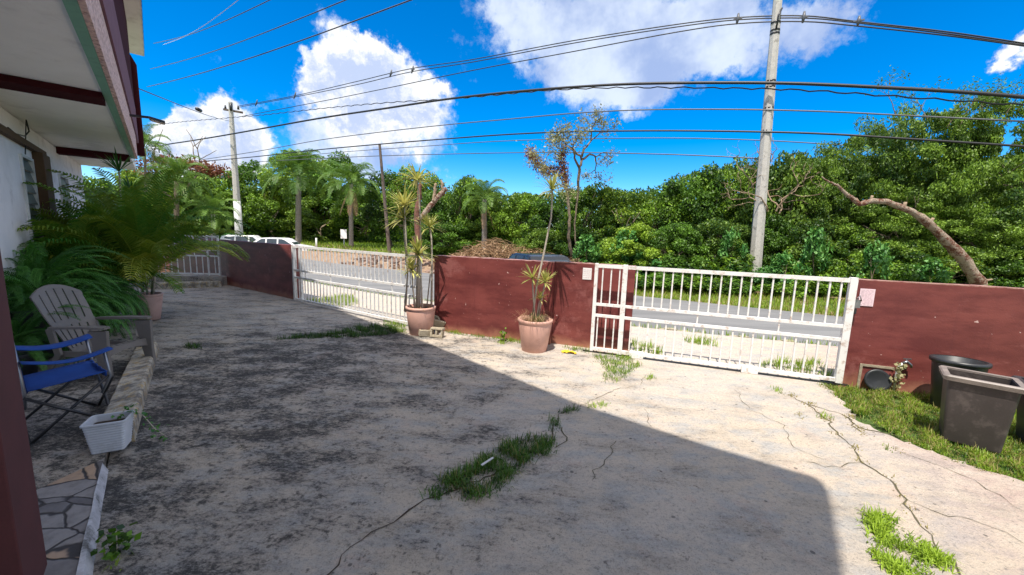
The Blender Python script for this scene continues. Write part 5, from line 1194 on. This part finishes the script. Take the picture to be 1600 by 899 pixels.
grass_area('grass_verge', [gp(RIGHT)], 19000, .042, .006, 'grass', zf=lambda x, y: -.02, lean=1.5, seed=7)
grass_area('dry_grass_verge', [gp(RIGHT)], 4500, .06, .005, 'grass_dry', zf=lambda x, y: -.02, lean=1.5, seed=17)
grass_area('dry_grass_clump', [gp([(683, 772), (690, 748), (770, 706), (842, 680), (866, 688), (820, 725), (775, 770), (725, 782)])], 1500, .07, .004, 'grass_dry', lean=1.3, seed=18)
# weeds following the long crack on the right
cr_ = [(1232, 618), (1262, 632), (1275, 645), (1290, 655), (1310, 680), (1335, 700), (1345, 722), (1390, 750), (1412, 780), (1425, 800), (1445, 825), (1350, 678), (1395, 703), (1340, 668), (1250, 650), (1330, 652), (1420, 690)]
polys = []
for i, (x, y) in enumerate(cr_):
    k = random.uniform(6, 15); polys.append(gp([(x - k, y - 3), (x + k * .3, y - 4), (x + k, y + 3), (x - k * .2, y + 4)]))
grass_area('weeds', polys, 5000, .022, .006, 'grass_dry', lean=1.4, seed=8)
grass_area('weeds', [gp([(x - 9, y), (x, y - 4), (x + 9, y), (x, y + 4)]) for x, y in ((1215, 610), (1018, 592), (1388, 702), (1420, 686), (940, 632), (925, 636), (1287, 652), (785, 535), (170, 862), (182, 880))], 9000, .04, .005, 'grass', lean=1.1, seed=9)
# little upright weeds
def weed(px, py, h, n, lab, mat='leaf', rad=.05):
    p = gpt(px, py); vineplant(p, [p, p + Vector((.01, 0, h * .5)), p + Vector((0, .01, h))], n, rad, mat, 'weed', lab, 'weed')
weed(785, 533, .16, 60, 'small leafy weed at the wall foot between the two big pots'); weed(182, 868, .12, 70, 'dark leafy weed beside the patio edge in the foreground', 'leaf_dark', .045); weed(225, 545, .08, 30, 'small weed beside the far end of the wheel stop')
# beyond the wall
def band(e, d0, d1):
    out = []
    for (x, y), (x2, y2) in zip(e, e[1:]):
        if -30 < x < 16 and y > 0 : 
            tx, ty = x2 - x, y2 - y; L_ = math.hypot(tx, ty); nx_, ny_ = ty / L_, -tx / L_
            if ny_ < 0: nx_, ny_ = -nx_, -ny_
            out.append([(x + nx_ * d0, y + ny_ * d0), (x2 + nx_ * d0, y2 + ny_ * d0), (x2 + nx_ * d1, y2 + ny_ * d1), (x + nx_ * d1, y + ny_ * d1)])
    return out
GZ = lambda x, y: G(x, y)
grass_area('verge_grass', [p for p in band(FE, -.05, 2.6) if p[0][0] > 1.5], 900, .12, .012, 'grass', zf=GZ, seed=10)
grass_area('verge_dry_grass', [p for p in band(FE, .0, 3.2) if p[0][0] > -2], 250, .12, .014, 'grass_dry', zf=GZ, seed=11)
grass_area('kerb_weeds', [p for p in band(NE, -.16, .06) if -8 < p[0][0] < 9], 700, .10, .010, 'grass', zf=lambda x, y: -.16, seed=12)
grass_area('lawn', [[tuple(at(x, 380, Y)[:2]) for x, Y in ((470, 27), (640, 25), (640, 46), (470, 48))]], 45, .22, .04, 'grass', zf=GZ, seed=13)
grass_area('sidewalk_grass', [[tuple((LO + LU * s + LN * d)[:2]) for s, d in ((3.6, .15), (3.6, 1.3), (2.4, .6), (2.3, .2))], [tuple((WO + WU * s + WN * d)[:2]) for s, d in ((3.1, .16), (3.1, .9), (3.5, .65), (3.55, .2))], [tuple((WO + WU * s + WN * d)[:2]) for s, d in ((4.75, .3), (5.5, .12), (5.6, 1.0), (4.9, .6))],
                           [tuple((WO + WU * s + WN * d)[:2]) for s, d in ((3.9, 1.2), (4.35, 1.15), (4.35, 1.55), (3.9, 1.5))]], 2600, .09, .008, 'grass', zf=lambda x, y: -.04, seed=14)
# rubble on the bank across the road
b = MB(); rr = random.Random(31)
for k in range(420):
    x = rr.uniform(-9, 3); fy = np.interp(-x, [-p[0] for p in far_edge], [p[1] for p in far_edge]) + rr.uniform(.3, 4.5); s = rr.uniform(.03, .16); z = G(x, fy); V = []
    for i in range(8): V.append((x + (s if i & 1 else -s) * rr.uniform(.5, 1.2), fy + (s if i & 2 else -s) * rr.uniform(.5, 1.2), z + (s * .9 if i & 4 else -s * .3) * rr.uniform(.5, 1.1)))
    b.add(V, [(0, 2, 3, 1), (4, 5, 7, 6), (0, 1, 5, 4), (2, 6, 7, 3), (0, 4, 6, 2), (1, 3, 7, 5)])
tag(b.build('rubble', 'rock'), kind='stuff')
b = MB()
for k in range(60):
    s = rr.uniform(2.5, 8); e = NE[0]; x = rr.uniform(-6, 8); y = np.interp(-x, [-p[0] for p in near_edge], [p[1] for p in near_edge]) - rr.uniform(.02, .15); q = rr.uniform(.02, .07)
    b.box((x - q * 1.6, y - q, -.26), (x + q * 1.6, y + q, -.12 + rr.uniform(-.02, .02)))
tag(b.build('kerb_stones', MT['block']), kind='stuff')

# ------------------------------------------------------------------ poles, sign, cars
PL0 = Vector((9.15, 14.55, 0)); 
def pole(px0, py0, w0, px1, py1, w1, Y, mat, label, name='utility_pole', cat='utility pole', painted=None):
    p1 = at(px1, py1, Y); p0 = at(px0, py0, Y); d = (p1 - p0).normalized(); gz = G(p0.x, Y) - .1; p0 = p0 + d * ((gz - p0.z) / d.z); r = empty(name, p0, label, cat, 'utility poles')
    b = MB(); n = 14; P = [p0.lerp(p1, i / n) for i in range(n + 1)]; r0 = w0 / 2 / FPX * Y * .86; r1 = w1 / 2 / FPX * Y * .86
    b.tube(P, [r0 + (r1 - r0) * i / n for i in range(n + 1)], 8); b.smooth = [False] * len(b.smooth); b.build('shaft', mat, r)
    if painted:
        b = MB(); q = p0 + d * painted; b.tube([p0, q], [r0 * 1.02, (r0 + (r1 - r0) * painted / (p1 - p0).length) * 1.03], 8); b.build('painted_base', 'white_paint', r)
    return r, p1, r1, d
pr, top, rt, dv = pole(1176, 458, 22, 1219, -45, 12.5, 14.55, 'pole_conc', 'tall grey concrete utility pole standing beyond the long gate')
for yy in (38, 50, 55, 129, 138, 171, 206):
    f = (yy + 45) / 503; q = at(1219 - 43 * f, yy, 14.55); b = MB(); b.tube([q, q + dv * .06], rt * 1.12 + .05 * f, 10); b.build('band', 'dark_steel', pr)
b = MB(); b.tube([at(1222, 13, 14.4), at(1216, 25, 14.3), at(1213, 45, 14.4)], .03, 6); b.build('bracket', 'dark_steel', pr)
PLY = 33.0
pl_, ptop, rt2, dv2 = pole(375, 385, 13.5, 360, 160, 6.5, PLY, 'pole_conc', 'grey utility pole with white-painted base and crossarm, left of the palms', painted=4.6)
c = at(361, 172, PLY); b = MB(); b.bar(c + Vector((-.55, -.1, .0)), c + Vector((.75, .3, -.1)), .14); b.build('crossarm', 'pole_wood', pl_)
for dx in (-.45, .0, .6): b = MB(); b.tube([c + Vector((dx, 0, .05)), c + Vector((dx, 0, .35))], [.09, .05], 8); b.build('insulator', 'dark_steel', pl_)
b = MB(); b.tube([c + Vector((.1, -.15, .45)), c + Vector((.1, -.15, -.1))], .10, 8); b.build('fuse', 'dark_steel', pl_)
pt, t2, _, _ = pole(609, 400, 7, 593, 225, 4.5, 27, 'pole_wood', 'thin leaning wooden pole right of the second palm', painted=None)

class Plane_: pass
UL = (Vector((at(367, 300, PLY).x, PLY, 0)) - PL0).normalized(); NLn = Vector((-UL.y, UL.x, 0))
if NLn.y < 0: NLn = -NLn
def wire_pts(pts, off):
    o = PL0 + NLn * off; xs = [p[0] for p in pts]; ys = [p[1] for p in pts]; P = []
    # smooth resample with catmull-rom
    def cr(p0, p1, p2, p3, t): return .5 * ((2 * p1) + (-p0 + p2) * t + (2 * p0 - 5 * p1 + 4 * p2 - p3) * t * t + (-p0 + 3 * p1 - 3 * p2 + p3) * t ** 3)
    n = len(pts)
    for i in range(n - 1):
        a = pts[max(0, i - 1)]; b_ = pts[i]; c_ = pts[i + 1]; d_ = pts[min(n - 1, i + 2)]
        for k in range(5):
            t = k / 5; P.append(onplane(cr(a[0], b_[0], c_[0], d_[0], t), cr(a[1], b_[1], c_[1], d_[1], t), o, NLn))
    P.append(onplane(*pts[-1], o, NLn)); return P
def cable(pts, off, r, mat, label, twist=0):
    P = wire_pts(pts, off); 
    b = MB()
    if twist:
        Q = []; L_ = 0
        for a, c_ in zip(P, P[1:]):
            n = max(2, int((c_ - a).length / .25))
            for i in range(n): q = a.lerp(c_, i / n); L_ += (c_ - a).length / n; Q.append(q + Vector((0, 0, math.sin(L_ * 7) * twist)))
        P = Q
    b.tube(P, r, 6); mid = P[len(P) // 2]
    return tag(b.build('overhead_cable', mat, loc=mid), label, 'overhead cable', 'overhead cables along the road')
cable([(1660, 160), (1600, 152), (1500, 144), (1400, 138), (1250, 131), (1130, 129.5), (1000, 131), (900, 136), (800, 144), (700, 155), (600, 170), (500, 185), (366, 209), (300, 220), (256, 227), (249, 233), (249, 239)], -.45, .052, 'cable', 'thickest black overhead cable, crossing the middle of the sky')
cable([(1660, 172), (1600, 165), (1400, 151), (1250, 141), (1100, 137.5), (950, 137.5), (850, 142), (760, 150), (700, 155), (600, 161), (500, 170), (420, 179), (362, 184), (290, 190), (235, 196), (214, 195)], -.35, .022, 'cable', 'wavy lashed cable just under the thickest black one', .03)
cable([(1660, 194), (1600, 190), (1400, 180), (1300, 175), (1200, 172), (1100, 171), (1000, 172), (900, 177), (800, 186), (700, 195), (600, 206), (500, 219), (400, 237), (300, 252), (230, 262)], -.25, .024, 'cable_grey', 'fourth cable down, passing just above the bare tree')
cable([(1660, 234), (1600, 229), (1400, 216), (1300, 210), (1200, 206.5), (1050, 204.5), (900, 206), (800, 210), (700, 217), (600, 225), (500, 234), (400, 245), (300, 254), (230, 262)], -.25, .033, 'cable', 'long black cable crossing the top of the bare tree')
cable([(1330, 228), (1200, 220), (1060, 216), (960, 216.5), (860, 218), (760, 222), (660, 229), (600, 233), (520, 239), (450, 246)], 3.0, .022, 'cable_grey', 'thin faint cable just below the one over the bare tree')
cable([(1190, 248), (1060, 242), (900, 238.5), (800, 239), (700, 241), (620, 243), (540, 246), (400, 253)], 3.0, .026, 'cable_grey', 'lowest thin cable, crossing the leaning wooden pole')
tri = empty('power_line', onplane(900, 67, PL0, NLn), 'triple spaced power line running highest past the grey pole top', 'power line')
TOPS = {'u': [(1660, 78), (1600, 68), (1480, 50), (1340, 34), (1256, 25), (1155, 27.5), (1060, 38), (900, 63), (740, 93), (645, 107), (560, 127), (460, 150), (372, 166)],
        'm': [(1660, 81), (1600, 71), (1480, 53), (1340, 36), (1256, 28.5), (1155, 31), (1060, 42), (900, 67), (740, 97), (645, 112), (560, 132), (460, 152), (372, 168)],
        'l': [(1660, 80), (1600, 72), (1480, 56), (1340, 41), (1256, 34), (1155, 37), (1060, 50), (900, 80), (740, 110), (600, 139), (500, 159), (378, 182)]}
for k, v in TOPS.items(): P = wire_pts(v, -.2); b = MB(); b.tube(P, .02, 6); b.build('conductor', 'cable', tri)
for (x, y0, y1) in ((1153, 21, 38), (1256, 18, 36), (1342, 25, 40), (645, 103, 115), (611, 109, 121), (461, 144, 155), (401, 156, 166)):
    b = MB(); o_ = PL0 + NLn * -.2; b.tube([onplane(x + 1, y0, o_, NLn), onplane(x, (y0 + y1) / 2, o_, NLn), onplane(x - 2, y1, o_, NLn)], [.03, .06, .03], 6); m_ = onplane(x, (y0 + y1) / 2, o_, NLn); b.bar(m_ - UL * .14, m_ + UL * .14, .04); b.build('spacer', 'cable_grey', tri)
def freewire(pts, r, label, mat='cable_grey'):
    P = [at(*p) for p in pts]; Q = []
    a, c_ = P[0], P[-1]
    for i in range(25): f = i / 24; Q.append(a.lerp(c_, f) - Vector((0, 0, .12 * math.sin(math.pi * f))))
    b = MB(); b.tube(Q, r * 1.05, 5); return tag(b.build('service_wire', mat, loc=P[0]), label, 'service wire', 'service wires over the driveway')
freewire([(230, 136, 14), (430, 78, 9.5), (650, 2, 6.2), (680, -14, 6)], .010, 'long dark service wire slanting up from the roof corner, lowest of its group')
freewire([(235, 108, 15), (400, 52, 10), (560, -8, 7)], .009, 'faint service wire slanting up, second from the bottom of its group')
freewire([(240, 68, 13), (330, 36, 10), (430, -4, 8)], .008, 'short dark service wire near the top left of the sky')
freewire([(255, 70, 12), (310, 36, 10), (380, -6, 8)], .005, 'pale thin wire at the top left of the sky', 'white_metal')
freewire([(210, 136, 9.8), (312, 173, 20), (362, 190, 32)], .014, 'dark wire running down from the house corner to the far pole')
b = MB(); q = at(308, 170.5, 19.5); q2 = at(313, 173, 20); b.tube([q, q2], .09, 8); tag(b.build('wire_splice', 'cable', loc=q), 'small dark splice box on the wire near the far pole', 'splice box')

sg = empty('road_sign', Vector((at(537.5, 385, 30).x, 30, G(at(537.5, 385, 30).x, 30))), 'small blank white road sign on a post on the lawn', 'road sign'); c = at(537, 366, 30)
b = MB(); b.box((-.24, -.02, -.35), (.24, .01, .35), o=c); b.build('panel', MT['paper'], sg, .01); b = MB(); b.tube([Vector(sg.location), Vector((c.x, c.y + .04, c.z - .3))], .035, 8); b.build('post', 'steel', sg)
c = at(494, 372, 27); b = MB(); gz = G(c.x, 27); b.tube([Vector((c.x, 27, gz)), c], .06, 8); tag(b.build('marker_post', 'white_paint', loc=(c.x, 27, gz)), 'short white marker post left of the white road sign', 'post')

def car(loc, rz, kind, paint, label):
    """side-profile loft with separate glass, wheels and lamps"""
    x, y, z_ = loc; r = empty('parked_car', (x, y, z_), label, 'car', 'parked cars', rz)
    if kind == 'suv': prof = [(-2.25, .45), (-2.28, .9), (-2.15, 1.08), (-1.95, 1.68), (-1.6, 1.76), (.2, 1.76), (.85, 1.15), (2.05, 1.02), (2.25, .85), (2.28, .4)]; wx = (-1.35, 1.4); gl = [(-1.95, 1.12, -1.78, 1.62), (-1.05, 1.12, -1.05, 1.66), (-.15, 1.12, -.15, 1.66), (.72, 1.14, .18, 1.66)]
    else: prof = [(-2.2, .42), (-2.22, .85), (-2.1, .98), (-1.55, 1.02), (-1.0, 1.38), (-.75, 1.42), (.35, 1.42), (.6, 1.38), (1.15, .98), (2.05, .84), (2.2, .7), (2.22, .38)]; wx = (-1.35, 1.35); gl = [(-1.4, 1.0, -.95, 1.34), (-.62, 1.0, -.6, 1.36), (.1, 1.0, .1, 1.36), (1.02, 1.0, .5, 1.34)]
    hw = .86; b = MB(); n = len(prof); V = []
    for s in (-1, 1):
        for (px_, pz) in prof: k = hw * (1 - .16 * max(0, (pz - 1.0)) / .5); V.append((px_, s * k, pz))
    b.add(V, [tuple(range(n))[::-1], tuple(range(n, 2 * n))] + [(i, (i + 1) % n, n + (i + 1) % n, n + i) for i in range(n)]); b.build('body', paint, r, .05, local=True)
    for s in (-1, 1):
        for i in range(3):
            a, c_ = gl[i], gl[i + 1]; g = MB(); m_ = .05; q = []
            for (gx, gz_) in ((a[0] + m_, a[1]), (c_[0] - m_, c_[1]), (c_[2] - m_, c_[3]), (a[2] + m_, a[3])): k = hw * (1 - .16 * max(0, (gz_ - 1.0)) / .5); q.append((gx, s * (k + .006), gz_))
            g.add(q + [(v[0], v[1] - s * .01, v[2]) for v in q], [(0, 1, 2, 3), (7, 6, 5, 4), (0, 4, 5, 1), (1, 5, 6, 2), (2, 6, 7, 3), (3, 7, 4, 0)]); g.build('side_window', 'glass', r, local=True)
        for w in wx:
            t = MB(); t.tube([(w, s * .70, .33), (w, s * .89, .33)], .33, 20); wo = t.build('wheel', 'rubber', r, .02, local=True); h = MB(); h.tube([(w, s * .88, .33), (w, s * .90, .33)], .2, 16); h.build('rim', 'steel', wo, local=True)
    for (a, c_, nm) in (((gl[3][0] + .1, 1.02), (gl[3][2] + .12, gl[3][3] - .02), 'windscreen'), ((gl[0][0] - .12, 1.06), (gl[0][2] - .12, gl[0][3] - .02), 'rear_window')):
        g = MB(); sx = .012 if nm == 'windscreen' else -.012; g.add([(a[0] + sx, -.72, a[1]), (a[0] + sx, .72, a[1]), (c_[0] + sx, .66, c_[1]), (c_[0] + sx, -.66, c_[1]), (a[0] - sx, -.72, a[1]), (a[0] - sx, .72, a[1]), (c_[0] - sx, .66, c_[1]), (c_[0] - sx, -.66, c_[1])], [(0, 1, 2, 3), (7, 6, 5, 4), (0, 4, 5, 1), (1, 5, 6, 2), (2, 6, 7, 3), (3, 7, 4, 0)]); g.build(nm, 'glass', r, local=True)
    for s in (-1, 1): g = MB(); g.box((2.2, s * .6 - .14, .62), (2.26, s * .6 + .14, .74)); g.build('headlight', 'lamp_glass', r, local=True)
    return r
p = at(400, 374, 31); car((p.x - .2, 31, .78 - 1.72), .35, 'suv', 'car_white', 'white parked van-like car behind the wall, left of the white sedan')
p = at(437, 374, 27.5); car((p.x, 27.5, .80 - 1.42), .25, 'sedan', 'car_white', 'white parked sedan behind the shaded wall')
p = at(838, 398, 12.0); rc = car((p.x, 12.0, -.225), 2.0, 'sedan', 'car_black', 'dark car on the road mostly hidden behind the maroon wall')

rc.scale = (.8, .84, .88)
tree(150, 262, 21, 150, 'mass', 'leafy tree seen under the porch ceiling at the far end of the house', 'tree', 'trees of the far tree line', 'leaf')
tree(105, 300, 19, 120, 'mass', 'low leafy tree beyond the far end of the house wall', 'tree', 'trees of the far tree line', 'leaf')
